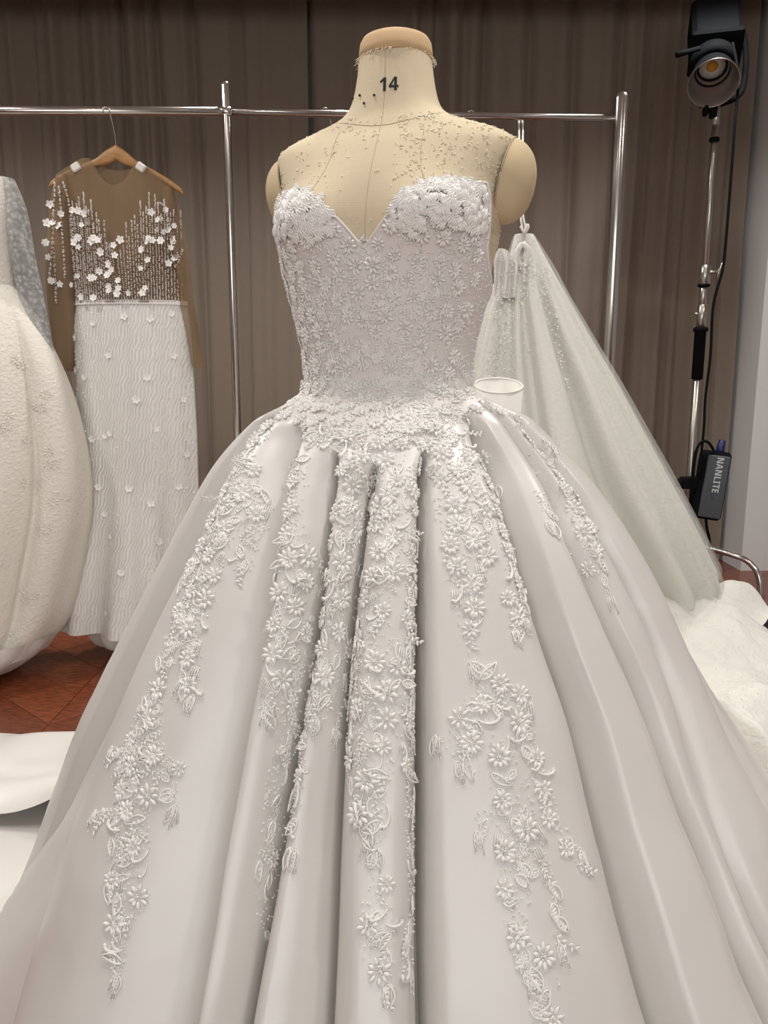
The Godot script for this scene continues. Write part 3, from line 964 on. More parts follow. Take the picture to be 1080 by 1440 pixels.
# ---------------------------------------------------------------- the rack and what hangs on it
func rack() -> void:
	var t := thing("garment_rack", "chrome garment rack carrying the gowns before the curtain", "clothes rack", Vector3(0, 0, -2.8))
	var off := -t.position
	var post := func(a: Vector3, r: float) -> void:
		var foot := Vector3(a.x, 0.06, a.z)
		obj("post", tube([foot + off, a + off - Vector3(0, r, 0), a + off - Vector3(0, r * 0.35, 0), a + off], [r, r, r * 0.8, r * 0.25], 18), M.chrome, t)
		obj("foot_bar", tube([foot + off + Vector3(0, 0, -0.26), foot + off + Vector3(0, 0, 0.26)], [0.016], 12), M.chrome, t)
		for s in [-1.0, 1.0]:
			obj("caster", lathe([[0.0, 0.03], [0.02, 0.028], [0.028, 0.015], [0.03, 0.0], [0.028, -0.015], [0.02, -0.028], [0.0, -0.03]], 16), M.black_rubber, t, Transform3D(Basis(), foot + off + Vector3(0, -0.03, s * 0.24)))
	var p1 := at(317, 114, 2.75)
	var p2 := at(875, 129, 2.82)
	post.call(p1, 0.0135)
	post.call(p2, 0.0235)
	post.call(Vector3(-2.35, p1.y, -2.72), 0.0135)
	obj("rail", tube([Vector3(-2.35, at(0, 154, 2.7).y, -2.7) + off, at(317, 157, 2.75) + off], [0.0148], 16), M.chrome, t)
	obj("rail", tube([at(317, 158, 2.76) + off, at(870, 166, 2.82) + off], [0.0115], 16), M.chrome, t)
	obj("rail_collar", tube([at(309, 157, 2.75) + off, at(325, 157.5, 2.75) + off], [0.0165], 16), M.chrome, t)
	obj("base_bar", tube([Vector3(p1.x, 0.07, -2.75) + off, Vector3(p2.x, 0.07, -2.82) + off], [0.013], 12), M.chrome, t)
	# bent chrome foot of the next rack
	var q := thing("rack_foot", "bent chrome tube foot beside the puffy white tulle on the floor", "rack foot", Vector3(1.5, 0, -3.3))
	obj("tube", tube(curve([at(962, 762, 3.35), at(990, 769, 3.32), at(1032, 781, 3.26), at(1052, 790, 3.24), at(1066, 808, 3.2), at(1070, 840, 3.18), Vector3(at(1070, 840, 3.18).x, 0.012, -3.18)], 40).map(func(p): return p - q.position), [0.0125], 14), M.chrome, q)
	obj("rubber_cap", lathe([[0.0, 0.03], [0.015, 0.03], [0.016, 0.0], [0.0, 0.0]], 14), M.black_rubber, q, Transform3D(Basis(), Vector3(at(1070, 840, 3.18).x, 0.0, -3.18) - q.position))

func hanger(label: String, hook: Vector3, drop: float, tilt: float, half: float) -> Node3D:
	var t := thing("clothes_hanger", label, "hanger", hook)
	var pts := [Vector3(-0.012, 0.006, 0), Vector3(-0.010, 0.019, 0), Vector3(0, 0.0245, 0), Vector3(0.010, 0.017, 0), Vector3(0.012, -0.004, 0), Vector3(0.018, -0.03, 0), Vector3(0.023, -drop * 0.6, 0), Vector3(0.024, -drop, 0)]
	obj("hook", tube(curve(pts, 30), [0.0018], 8), M.steel, t)
	# wooden bar: arched, thick in the middle
	var c := Vector3(0.024, -drop, 0)
	obj("wooden_bar", sheet(14, 44, func(u: float, v: float):
		var s := v * 2.0 - 1.0
		var mid := exp(-pow(s / 0.24, 4.0))
		var y := -0.088 * pow(absf(s), 0.85) - 0.03 * pow(absf(s), 3.0) - 0.012 * (1.0 - mid) + 0.016
		var h := 0.013 + 0.014 * mid
		var endk := sqrt(maxf(0.0, 1.0 - pow(absf(s), 14.0)))
		var a := u * TAU
		var shape := Vector3(0, signf(sin(a)) * pow(absf(sin(a)), 0.7) * h * endk * 0.9, signf(cos(a)) * pow(absf(cos(a)), 0.7) * 0.011 * endk)
		return c + Vector3(s * half, y - h * 0.6 + tilt * s, 0.02 * s * s) + shape, true), M.hanger_wood, t)
	return t

func loft_fn(rows: Array, d: float, wave: Callable, origin: Vector3) -> Callable:   # rows: [left px, right px, py, half depth]
	var ys := []
	var ls := []
	var rs := []
	var ths := []
	var ts := []
	for i in rows.size():
		ts.append(float(i) / (rows.size() - 1))
		var a := at(rows[i][0], rows[i][2], d)
		var b := at(rows[i][1], rows[i][2], d)
		ls.append(a.x)
		rs.append(b.x)
		ys.append(a.y)
		ths.append(rows[i][3])
	return func(u: float, v: float) -> Vector3:
		var a := u * TAU
		var l := tab(ts, ls, v)
		var r := tab(ts, rs, v)
		var k: float = 1.0 + wave.call(a, v)
		var hw := (r - l) / 2.0
		return Vector3((l + r) / 2.0 + hw * cos(a) * lerpf(1.0, k, 0.35), tab(ts, ys, v), -d + tab(ts, ths, v) * sin(a) * k) - origin

func loft(rows: Array, d: float, nu: int, nv: int, wave: Callable, origin: Vector3) -> ArrayMesh:
	return sheet(nu, nv, loft_fn(rows, d, wave, origin), true, true)

func spot_on(f: Callable, px: float, py: float, d: float, o: Vector3) -> Transform3D:   # the place on the front of a loft near that point of the picture, z outward
	var q := at(px, py, d) - o
	var v0 := 0.0
	var v1 := 1.0
	for i in 14:
		var m := (v0 + v1) / 2
		if f.call(0.25, m).y > q.y: v0 = m
		else: v1 = m
	var u0 := 0.02
	var u1 := 0.48
	for i in 12:
		var m := (u0 + u1) / 2
		if f.call(m, v0).x > q.x: u0 = m
		else: u1 = m
	return seat(f, u0, v0)

func seat(f: Callable, u: float, v: float) -> Transform3D:
	var p: Vector3 = f.call(u, v)
	var du: Vector3 = f.call(u - 0.01, v) - f.call(u + 0.01, v)
	var dv: Vector3 = f.call(u, v - 0.01) - f.call(u, v + 0.01)
	var n := du.cross(dv).normalized()
	var x := du.normalized()
	return Transform3D(Basis(x, n.cross(x), n), p)

func blossom_mesh(petals: int) -> ArrayMesh:
	var st := begin()
	var b := 0
	for i in petals:
		var a := TAU * i / petals
		var d := Vector3(cos(a), sin(a), 0)
		var s := Vector3(-d.y, d.x, 0)
		b = add_grid(st, b, [[d * 0.1 - s * 0.15, d * 0.1 + Vector3(0, 0, 0.05), d * 0.1 + s * 0.15], [d * 0.6 - s * 0.42 + Vector3(0, 0, 0.25), d * 0.6 + Vector3(0, 0, 0.12), d * 0.6 + s * 0.42 + Vector3(0, 0, 0.25)], [d - s * 0.25 + Vector3(0, 0, 0.32), d * 1.1 + Vector3(0, 0, 0.3), d + s * 0.25 + Vector3(0, 0, 0.32)]], false)
	for i in 4: b = bead_at(st, b, Vector3(cos(i * 1.57) * 0.14, sin(i * 1.57) * 0.14, 0.2), 0.12)
	return done(st)

func sheer_gown() -> void:
	var d := 2.7
	var hook := at(153, 157, d)
	hanger("wooden hanger on the chrome rail holding the gown with the nude sheer bodice", Vector3(hook.x - 0.012, hook.y - 0.006, -2.715), 0.115, -0.012, 0.225)
	var t := thing("mermaid_gown", "fitted white beaded gown with nude sheer yoke and sleeves, on the wooden hanger", "gown", Vector3(hook.x, 0, -d))
	var o := t.position
	var fold := func(a: float, v: float) -> float: return 0.16 * sin(a * 5.0 + 1.0) * v + 0.12 * sin(a * 11.0 + v * 2.0) * v * v
	var sk_rows := [[108, 262, 426, 0.075], [106, 268, 470, 0.085], [109, 272, 540, 0.095], [114, 275, 610, 0.10], [115, 276, 680, 0.10], [108, 278, 750, 0.12], [96, 288, 820, 0.15], [88, 296, 876, 0.17]]
	var skirt_fn := loft_fn(sk_rows, d, fold, o)
	obj("skirt", sheet(140, 80, skirt_fn, true, true), M.beaded_cloth, t)
	obj("lining", loft([[120, 268, 840, 0.10], [124, 266, 880, 0.11], [135, 258, 900, 0.10], [150, 240, 909, 0.05]], d, 60, 14, func(a: float, v: float): return 0.1 * sin(a * 7.0), o), M.ivory_tulle, t)
	obj("waist_seam", loft([[107, 263, 424, 0.079], [106, 264, 430, 0.08]], d, 60, 2, func(a: float, v: float): return 0.0, o), M.blossom, t)
	# sheer yoke, front and back, with a scooped neck
	var yoke := func(zs: float, dip: float) -> Callable:
		return func(u: float, v: float):
			var px := lerpf(82, 242, u)
			var top := tab([0.0, 0.28, 0.40, 0.5, 0.6, 0.70, 1.0], [243.0, 224.0, 224.0 + dip * 0.75, 224.0 + dip, 226.0 + dip * 0.75, 232.0, 262.0], u)
			var py := lerpf(top, 428.0, v)
			px = lerpf(px, lerpf(108, 262, u), smoothstep(0.0, 0.9, v))
			var q := at(px, py, d)
			var bulge := sqrt(maxf(0.0, 1.0 - pow(2.0 * u - 1.0, 2.0)))
			q.z += zs * (0.018 + 0.055 * v) * bulge * (1.0 + 0.15 * sin(u * 21.0) * v)
			return q - o
	obj("yoke_front", sheet(60, 30, yoke.call(1.0, 38.0), false), M.nude_mesh, t)
	obj("yoke_back", sheet(60, 30, yoke.call(-1.0, 14.0), false, true), M.nude_mesh, t)
	# sleeves
	var sleeve := func(rows: Array) -> ArrayMesh: return loft(rows, d, 28, 40, func(a: float, v: float): return 0.14 * sin(a * 3.0 + v * 9.0), o)
	obj("sleeve", sleeve.call([[80, 96, 246, 0.02], [72, 106, 290, 0.045], [66, 108, 350, 0.05], [68, 106, 410, 0.045], [74, 108, 470, 0.04], [75, 103, 522, 0.035]]), M.nude_mesh, t)
	obj("sleeve", sleeve.call([[228, 243, 264, 0.02], [232, 252, 300, 0.045], [240, 264, 360, 0.05], [250, 270, 410, 0.045], [262, 279, 465, 0.04], [270, 288, 517, 0.035]]), M.nude_mesh, t)
	for q in [[108, 236, 0.5], [199, 236, -0.6]]:
		obj("hanging_loop", box(Vector3(0.030, 0.026, 0.03), 0.004), M.white_card, t, Transform3D(Basis(Vector3.BACK, q[2]), at(q[0], q[1], 2.69) - o))
	# strings of beads down the bodice
	var k := 0
	for i in 42:
		var u := (i + 0.5) / 42.0
		var px := lerpf(98, 260, u)
		var mid := absf(u - 0.47) / 0.5
		var top := tab([0.0, 0.1, 0.3, 0.6, 0.8, 1.0], [398.0, 350.0, 318.0, 288.0, 300.0, 310.0], mid) + 14.0 * sin(i * 2.4)
		string_of_beads(t, [at(px + 3.0 * (0.5 - u), top, d), at(lerpf(110, 260, u), 428, d)], 0.075 * sqrt(1.0 - pow(2.0 * u - 1.0, 2.0)) + 0.008, 0.003)
	for s in [[86, 262, 84, 330, 78, 400], [92, 268, 96, 320, 100, 395], [98, 262, 108, 300, 112, 345], [84, 300, 86, 370, 88, 430], [240, 300, 246, 330, 258, 370], [232, 290, 240, 300, 246, 340], [262, 355, 256, 372, 250, 380]]:
		var pts := [at(s[0], s[1], d), at(s[2], s[3], d), at(s[4], s[5], d)]
		string_of_beads(t, pts, 0.052, 0.0042)
	# fabric flowers
	var bl := [blossom_mesh(5), blossom_mesh(6)]
	var spots := []
	for i in 46:
		var u := rng.randf_range(0.05, 0.95)
		spots.append([lerpf(100, 262, u), rng.randf_range(338, 426) if absf(u - 0.5) < 0.25 else rng.randf_range(300, 426), 0.08 * sqrt(1.0 - pow(2.0 * u - 1.0, 2.0)) + 0.012, 4.4])
	for q in [[80, 292], [84, 318], [76, 318], [74, 345], [78, 365], [95, 305], [92, 322], [82, 398], [94, 402], [232, 312], [236, 330], [244, 328], [250, 340], [247, 352], [228, 328], [240, 300]]: spots.append([q[0], q[1], 0.055, 4.6])
	for q in spots:
		var p: Vector3 = at(q[0], q[1], d) + Vector3(0, 0, q[2])
		var r: float = q[3] * rng.randf_range(0.75, 1.2) / F * d
		var b := Basis(Vector3.BACK, rng.randf() * TAU).rotated(Vector3.UP, rng.randf_range(-0.5, 0.5)).rotated(Vector3.RIGHT, rng.randf_range(-0.5, 0.2))
		obj("fabric_flower", bl[k % 2], M.blossom, t, Transform3D(b.scaled(Vector3.ONE * r), p - o))
		k += 1
	for q in [[186, 447], [142, 456], [220, 450], [246, 442], [165, 500], [218, 530], [113, 475], [116, 560], [160, 610], [142, 614], [168, 606], [266, 636], [120, 710], [160, 716], [118, 640], [195, 680], [172, 745], [235, 752], [118, 790], [190, 790], [173, 843], [205, 560], [250, 500], [130, 530], [230, 600], [150, 680], [225, 700], [114, 520], [116, 600], [257, 680], [262, 560]]:
		var xf := spot_on(skirt_fn, q[0], q[1], d, o)
		xf.origin += xf.basis.z * 0.002
		obj("fabric_flower", bl[k % 2], M.blossom, t, xf * Transform3D(Basis(Vector3.BACK, rng.randf() * TAU).scaled(Vector3.ONE * rng.randf_range(0.010, 0.0145)), Vector3.ZERO))
		k += 1
	var sparkles := []
	for i in 1100:
		var xf := seat(skirt_fn, rng.randf_range(0.02, 0.48), rng.randf_range(0.01, 0.98))
		sparkles.append(Transform3D(xf.basis.rotated(xf.basis.x, rng.randf_range(-0.6, 0.6)).scaled(Vector3.ONE * rng.randf_range(0.0016, 0.003)), xf.origin))
	stuff("sequins", motif.bead, M.sequin, sparkles, t)

func string_of_beads(t: Node3D, pts: Array, out: float, r: float) -> void:
	var line := curve(pts, 60)
	var st := begin()
	var b := 0
	var len_ := 0.0
	for i in line.size() - 1: len_ += line[i].distance_to(line[i + 1])
	var n := int(len_ / (r * 1.9))
	for i in n:
		var p: Vector3 = line[int(60.0 * i / n)] + Vector3(rng.randf_range(-0.4, 0.4) * r, 0, out) - t.position
		b = bead_at(st, b, p, r * rng.randf_range(0.7, 1.15))
	if n: obj("bead_string", done(st), M.silver_bead, t)

func sleeve_gown() -> void:
	var d := 2.52
	var t := thing("lace_sleeved_gown", "ivory brocade ballgown with grey lace sleeve, hanging half out of view", "gown", Vector3(-1.55, 0, -d))
	var o := t.position
	obj("bodice", loft([[-120, 12, 250, 0.05], [-118, 16, 300, 0.09], [-112, 17, 360, 0.10], [-108, 20, 405, 0.095]], d, 60, 24, func(a: float, v: float): return 0.03 * sin(a * 9.0), o), M.ivory_brocade, t)
	var skirt_fn := loft_fn([[-108, 20, 402, 0.098], [-125, 46, 440, 0.14], [-150, 78, 505, 0.19], [-175, 100, 570, 0.22], [-195, 115, 650, 0.24], [-205, 116, 720, 0.25], [-210, 103, 800, 0.26], [-205, 88, 868, 0.26], [-190, 62, 912, 0.27]], d,
		func(a: float, v: float): return (0.10 * sin(a * 4.0 + 0.6 + v * 2.2) + 0.07 * sin(a * 9.0 - v * 3.0) - 0.2 * exp(-pow((a - 1.0 - v * 0.3) / 0.08, 2.0)) - 0.15 * exp(-pow((a - 0.55 - v * 0.2) / 0.06, 2.0))) * smoothstep(0.0, 0.35, v) * smoothstep(1.15, 0.8, v), o)
	obj("skirt", sheet(200, 90, skirt_fn, true, true), M.ivory_brocade, t)
	obj("lining", loft([[-170, 74, 890, 0.22], [-160, 56, 915, 0.22], [-150, 22, 938, 0.2], [-140, 5, 940, 0.12]], d - 0.02, 60, 14, func(a: float, v: float): return 0.06 * sin(a * 11.0), o), M.satin, t)
	obj("lace_sleeve", loft([[4, 20, 252, 0.025], [12, 33, 290, 0.045], [13, 44, 340, 0.05], [22, 54, 390, 0.045], [36, 64, 440, 0.04], [54, 75, 492, 0.03]], d, 28, 40, func(a: float, v: float): return 0.08 * sin(a * 2.0 + v * 12.0), o), M.lace_mesh, t)
	# raised sprigs on the brocade
	for q in [[18, 520], [52, 512], [78, 560], [40, 585], [20, 640], [70, 612], [95, 640], [72, 672], [100, 700], [30, 712], [88, 736], [44, 770], [15, 800], [62, 820], [44, 880], [20, 590]]:
		for k in 3:
			var xf := spot_on(skirt_fn, q[0] + rng.randf_range(-9, 9), q[1] + rng.randf_range(-12, 12), d, o)
			obj("raised_sprig", motif.flower[k], M.ivory_brocade, t, xf * Transform3D(Basis(Vector3.BACK, rng.randf() * TAU).scaled(Vector3(1.3, 1.3, 0.5)), Vector3.ZERO))

func tulle_gown() -> void:
	var d := 2.47
	var t := thing("tulle_gown", "ivory tulle ballgown hung by a white loop behind the dress form, its skirt sweeping wide", "gown", Vector3(at(738, 320, d).x, 0, -d))
	var o := t.position
	var fold := func(a: float, v: float) -> float: return (0.34 - 0.5 * pow(absf(sin(a * 3.5 + 0.5)), 0.6) + 0.16 * sin(a * 13.0 + 1.0) + 0.07 * sin(a * 23.0 + v * 4.0)) * smoothstep(0.0, 0.3, v)
	obj("skirt", loft([[724, 750, 330, 0.025], [712, 772, 372, 0.05], [690, 792, 412, 0.08], [672, 822, 470, 0.12], [655, 858, 535, 0.16], [640, 892, 600, 0.2], [630, 928, 668, 0.24], [640, 962, 730, 0.27], [660, 990, 785, 0.28], [670, 1002, 815, 0.27], [690, 990, 850, 0.25]], d, 180, 90, fold, o), M.ivory_tulle, t)
	obj("tulle_overlay", loft([[722, 752, 332, 0.03], [708, 778, 374, 0.06], [686, 800, 420, 0.09], [664, 832, 480, 0.13], [646, 866, 540, 0.17], [632, 900, 604, 0.215], [620, 935, 668, 0.26], [626, 968, 730, 0.295], [640, 994, 782, 0.29], [650, 1004, 808, 0.28], [670, 992, 845, 0.26]], d, 160, 70, func(a: float, v: float): return fold.call(a, v) + 0.05, o), M.sheer_tulle, t)
	# gathered bodice folded over, ribbon loop
	obj("folded_bodice", sheet(40, 24, func(u: float, v: float):
		var px := lerpf(694, 742, u)
		var py := lerpf(346.0 - 8.0 * sin(u * 9.0) + 14.0 * (1.0 - u), 420.0, v)
		var q := at(px, py, 2.42)
		q.z += 0.03 * sin(u * PI) + 0.014 * sin(u * 22.0 + v * 2.0)
		return q - o, false), M.beaded_cloth, t)
	obj("strap", tube(curve([at(734, 376, 2.41), at(726, 362, 2.40), at(733, 345, 2.40), at(742, 352, 2.40), at(738, 374, 2.41)], 30).map(func(p): return p - o), [0.006, 0.009], 8), M.ivory_tulle, t)
	obj("ribbon_loop", tube(curve([at(738, 338, 2.42), at(734, 318, 2.42), at(732, 300, 2.44), at(731, 250, 2.58), at(730, 172, 2.82), at(732, 160, 2.84), at(735, 172, 2.82), at(735, 250, 2.58), at(735, 300, 2.44), at(739, 320, 2.42), at(737, 338, 2.42)], 60).map(func(p): return p - o), [0.0032], 7), M.white_card, t)
	obj("ribbon_bow", tube(curve([at(737, 330, 2.41), at(743, 320, 2.40), at(741, 316, 2.40), at(737, 326, 2.40), at(732, 318, 2.40)], 20).map(func(p): return p - o), [0.004], 7), M.white_card, t)
	var glint := []
	for i in 700:
		var v := rng.randf()
		var q := at(lerpf(lerpf(700, 672, v), lerpf(765, 790, v), rng.randf()), lerpf(360, 560, v), 2.45)
		q.z += 0.05 + 0.07 * v
		glint.append(Transform3D(Basis.from_euler(Vector3(rng.randf_range(-0.6, 0.6), rng.randf_range(-0.6, 0.6), 0)).scaled(Vector3.ONE * rng.randf_range(0.0014, 0.0034)), q - o))
	stuff("sequins", motif.bead, M.sequin, glint, t)
	# the train: a heap of glitter tulle over the floor
	var heap := func(x: float, z: float) -> float:
		var v := (z + 2.66) / 1.25
		var xl: float = CX + (sqrt(maxf(0.0, 0.81 - pow(z + D, 2))) if absf(z + D) < 0.9 else 0.0) + 0.02
		xl = maxf(xl, 0.25)
		var xr := tab([0.0, 0.2, 0.4, 0.6, 1.0], [1.34, 1.38, 1.45, 1.5, 1.5], v)
		var s := clampf((x - xl) / (xr - xl), 0.0, 1.0)
		var edge := smoothstep(0.0, 0.1, s) * smoothstep(1.0, 0.62, s) * smoothstep(0.0, 0.1, v) * smoothstep(1.0, 0.86, v)
		var h := tab([0.0, 0.15, 0.35, 0.6, 1.0], [0.2, 0.27, 0.31, 0.19, 0.10], v)
		h += 0.045 * pow(absf(sin(x * 2.6 + z * 4.6)), 0.7) + 0.03 * sin(x * 13.0 + z * 9.0) + 0.06 * fn.get_noise_2d(x * 90.0, z * 90.0)
		return maxf(h * edge, 0.0) + 0.005
	var span := func(z: float) -> Vector2:
		var v := (z + 2.66) / 1.25
		var xl: float = CX + (sqrt(maxf(0.0, 0.81 - pow(z + D, 2))) if absf(z + D) < 0.9 else 0.0) + 0.02
		return Vector2(maxf(xl, 0.25), tab([0.0, 0.2, 0.4, 0.6, 1.0], [1.34, 1.38, 1.45, 1.5, 1.5], v))
	obj("train", sheet(110, 110, func(u: float, v: float):
		var z := lerpf(-2.66, -1.41, v)
		var w: Vector2 = span.call(z)
		var x := lerpf(w.x, w.y, u)
		return Vector3(x, heap.call(x, z), z) - o, false), M.ivory_tulle, t)
	glint = []
	for i in 1300:
		var z := rng.randf_range(-2.5, -1.5)
		var w: Vector2 = span.call(z)
		var x := lerpf(w.x, w.y, rng.randf_range(0.1, 0.88))
		glint.append(Transform3D(Basis.from_euler(Vector3(-PI / 2 + rng.randf_range(-0.6, 0.6), 0, rng.randf_range(-0.6, 0.6))).scaled(Vector3.ONE * rng.randf_range(0.001, 0.0019)), Vector3(x, heap.call(x, z) + 0.001, z) - o))
	stuff("train_glitter", motif.bead, M.sequin, glint, t)

func floor_things() -> void:
	# puffy roll of tulle with an open end
	var c := Vector3(1.115, 0, -2.40)
	var t := thing("tulle_bundle", "puffy white tulle garment on the floor by the chrome foot, dark open end", "garment", Vector3(c.x, 0, c.z))
	t.rotation.y = -0.85
	var fat := func(a: float, s: float) -> float:
		return 0.19 * pow(sin(minf(s * 1.2, 1.0) * PI / 2), 0.6) * (1.0 + 0.05 * sin(a * 4.0 + s * 3.0) + 0.03 * sin(a * 9.0)) * (1.0 - 0.58 * smoothstep(0.45, 1.0, s))
	obj("bundle", sheet(72, 44, func(u: float, v: float):
		var a := u * TAU
		var r: float = fat.call(a, v)
		return Vector3(lerpf(-0.13, 0.14, v), maxf(0.19 + 0.02 * v + cos(a) * r, 0.012), sin(a) * r * 1.15), true), M.ivory_tulle, t)
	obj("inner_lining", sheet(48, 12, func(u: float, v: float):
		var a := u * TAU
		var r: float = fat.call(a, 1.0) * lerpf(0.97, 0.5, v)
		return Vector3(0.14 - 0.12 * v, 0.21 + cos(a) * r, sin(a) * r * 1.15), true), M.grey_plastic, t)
	# the white tube standing behind the ballgown
	var top := at(701, 542, 1.80)
	var lean := 0.3
	var dir := Vector3(0, cos(lean), sin(lean))
	var length := (top.y - 0.02) / cos(lean)
	var foot := top - dir * length
	var q := thing("fabric_tube", "white open-topped tube standing behind the ballgown at its waist", "tube", Vector3(foot.x, 0, foot.z))
	var b := Basis(Vector3.RIGHT, dir, Vector3.RIGHT.cross(dir))
	obj("tube_wall", lathe([[0.0565, 0.0], [0.0565, length], [0.0565, length], [0.0535, length], [0.0535, length], [0.0535, 0.0], [0.0535, 0.0], [0.0565, 0.0]], 40), M.white_card, q, Transform3D(b, Vector3(0, 0.02, 0)))
	var ring := []
	for i in 41: ring.append(Vector3(cos(TAU * i / 40) * 0.055, length, sin(TAU * i / 40) * 0.055))
	obj("rolled_rim", tube(ring, [0.0024], 6), M.white_card, q, Transform3D(b, Vector3(0, 0.02, 0)))

# ---------------------------------------------------------------- the studio lamp
func studio() -> void:
	var d := 3.3
	var top := at(1008, 150, d)
	var low := at(968, 700, d)
	low.x = lerpf(low.x, top.x, 0.25)
	var foot := top + (low - top) * ((top.y - 0.12) / (top.y - low.y))
	var t := thing("light_stand", "steel light stand with black grip holding the studio lamp by the curtain", "light stand", Vector3(foot.x, 0, foot.z))
	var o := t.position
	var along := func(py: float) -> Vector3: return top + (low - top) * ((top.y - at(1000, py, d).y) / (top.y - low.y)) - o
	obj("upper_pole", tube([along.call(168), along.call(392)], [0.0125], 14), M.steel, t)
	obj("spigot", tube([along.call(150), along.call(176)], [0.0145], 14), M.steel, t)
	obj("pole_collar", tube([along.call(194), along.call(199)], [0.0195], 14), M.black_plastic, t)
	var cl := obj("pole_clamp", tube([along.call(374), along.call(401)], [0.0235], 16), M.steel, t)
	obj("clamp_band", tube([along.call(400), along.call(403)], [0.0245], 16), M.black_plastic, cl)
	var ck: Vector3 = along.call(383)
	obj("clamp_bolt", tube([ck, ck + Vector3(0.05, 0, 0.01)], [0.008], 10), M.steel, cl)
	obj("wing_lever", tube([ck + Vector3(0.05, -0.03, 0.01), ck + Vector3(0.052, 0.0, 0.012), ck + Vector3(0.066, 0.04, 0.012)], [0.006, 0.007, 0.004], 8), M.steel, cl)
	obj("middle_pole", tube([along.call(400), along.call(432)], [0.0155], 14), M.steel, t)
	var c2 := obj("lower_clamp", tube([along.call(429), along.call(461)], [0.019], 16), M.steel, t)
	obj("release_tab", tube([along.call(443), along.call(443) + Vector3(-0.03, 0.006, 0.0)], [0.004], 8), M.steel, c2)
	obj("grip", tube([along.call(461), along.call(463), along.call(466), along.call(467), along.call(533)], [0.03, 0.03, 0.03, 0.0235, 0.0235], 18), M.black_rubber, t)
	obj("lower_pole", tube([along.call(532), foot - o], [0.0165], 14), M.steel, t)
	obj("base_hub", tube([foot - o + Vector3(0, 0.09, 0), foot - o], [0.027], 14), M.black_plastic, t)
	for k in 3:
		var a := TAU * k / 3 + 0.5
		obj("leg", tube([foot - o + Vector3(0, 0.05, 0), Vector3(cos(a) * 0.4, 0.014, sin(a) * 0.4)], [0.011], 10), M.steel, t)
	# the lamp
	var h := at(998, 92, d)
	var l := thing("studio_lamp", "black studio lamp head with a silver bowl reflector tilted down on the light stand", "studio lamp", h)
	var aim := Basis(Vector3.UP, deg_to_rad(-16.0)) * Basis(Vector3.RIGHT, deg_to_rad(46.0))     # local z is the beam
	var xf := func(p: Vector3) -> Transform3D: return Transform3D(aim, aim * p)
	var body := obj("housing", box(Vector3(0.185, 0.165, 0.30), 0.018), M.black_plastic, l, xf.call(Vector3(0.02, 0.02, -0.20)))
	obj("front_bezel", box(Vector3(0.195, 0.175, 0.02), 0.008), M.black_plastic, body, Transform3D(Basis(), Vector3(0, 0, 0.145)))
	for i in 4: obj("cooling_fin", box(Vector3(0.19, 0.006, 0.14), 0.001), M.black_rubber, body, Transform3D(Basis(), Vector3(0, -0.05 + 0.033 * i, -0.03)))
	obj("lamp_mount", lathe([[0.062, 0.0], [0.085, 0.0], [0.09, 0.03], [0.082, 0.06], [0.062, 0.06]], 32), M.black_plastic, l, Transform3D(aim * Basis(Vector3.RIGHT, PI / 2), aim * Vector3(0.01, 0.0, -0.03)))
	var bowl := obj("reflector", lathe([[0.052, 0.0], [0.06, 0.014], [0.071, 0.045], [0.083, 0.09], [0.090, 0.122], [0.0925, 0.125]], 44), M.reflector_metal, l, Transform3D(aim * Basis(Vector3.RIGHT, PI / 2), aim * Vector3(0.01, -0.005, 0.0)))
	obj("reflector_shell", lathe([[0.0925, 0.125], [0.0945, 0.124], [0.0865, 0.09], [0.0745, 0.045], [0.062, 0.012], [0.055, -0.002]], 44), M.black_plastic, bowl)
	var dim := []
	for i in 41: dim.append(Vector3(cos(TAU * i / 40) * 0.053, 0.004, sin(TAU * i / 40) * 0.053))
	obj("mount_ring", tube(dim, [0.004], 8), M.black_plastic, bowl)
	obj("lamp_plate", lathe([[0.0, 0.0], [0.053, 0.0], [0.053, -0.004], [0.0, -0.004]], 28), M.white_card, bowl)
	obj("led_chip", lathe([[0.0, 0.006], [0.017, 0.005], [0.022, 0.0], [0.0, 0.0]], 24), M.led_yellow, bowl)
	var rimp := []
	for i in 45: rimp.append(Vector3(cos(TAU * i / 44) * 0.0935, 0.125, sin(TAU * i / 44) * 0.0935))
	obj("reflector_rim", tube(rimp, [0.0022], 6), M.steel, bowl)
	# yoke: from the side of the housing down under the bowl to the spigot
	var yk := [at(1046, 48, d + 0.04), at(1049, 80, d + 0.04), at(1046, 118, d + 0.03), at(1038, 135, d + 0.02), at(1020, 144, d + 0.02), at(1003, 148, d + 0.02), at(984, 147, d + 0.02)]
	obj("yoke", tube(curve(yk, 40).map(func(p): return p - h), [0.0115], 10), M.black_plastic, l)
	obj("yoke_socket", tube([at(1004, 147, d) - h, at(1003, 166, d) - h], [0.017], 14), M.black_plastic, l)
	obj("lock_knob", tube([at(998, 156, d - 0.01) - h, at(993, 156, d - 0.01) - h, at(990, 156, d - 0.01) - h], [0.006, 0.022, 0.02], 12), M.black_rubber, l)
	obj("tilt_handle", tube([at(984, 68, d - 0.06) - h, at(966, 73, d - 0.06) - h, at(951, 77, d - 0.06) - h], [0.009, 0.010, 0.012], 10), M.black_plastic, l)
	# power adapter clamped to the stand
	var ac := at(999, 682, d - 0.06)
	var p := thing("power_adapter", "black and grey power adapter with printed side clamped low on the light stand", "power adapter", ac)
	var pb := Basis(Vector3.UP, deg_to_rad(-24.0)) * Basis(Vector3.BACK, deg_to_rad(-5.0))
	var case_ := obj("case", box(Vector3(0.125, 0.285, 0.10), 0.012), M.black_plastic, p, Transform3D(pb, Vector3.ZERO))
	obj("side_panel", box(Vector3(0.088, 0.265, 0.006), 0.003), M.grey_plastic, case_, Transform3D(Basis(), Vector3(0.016, 0.0, 0.05)))
	var stp := begin()
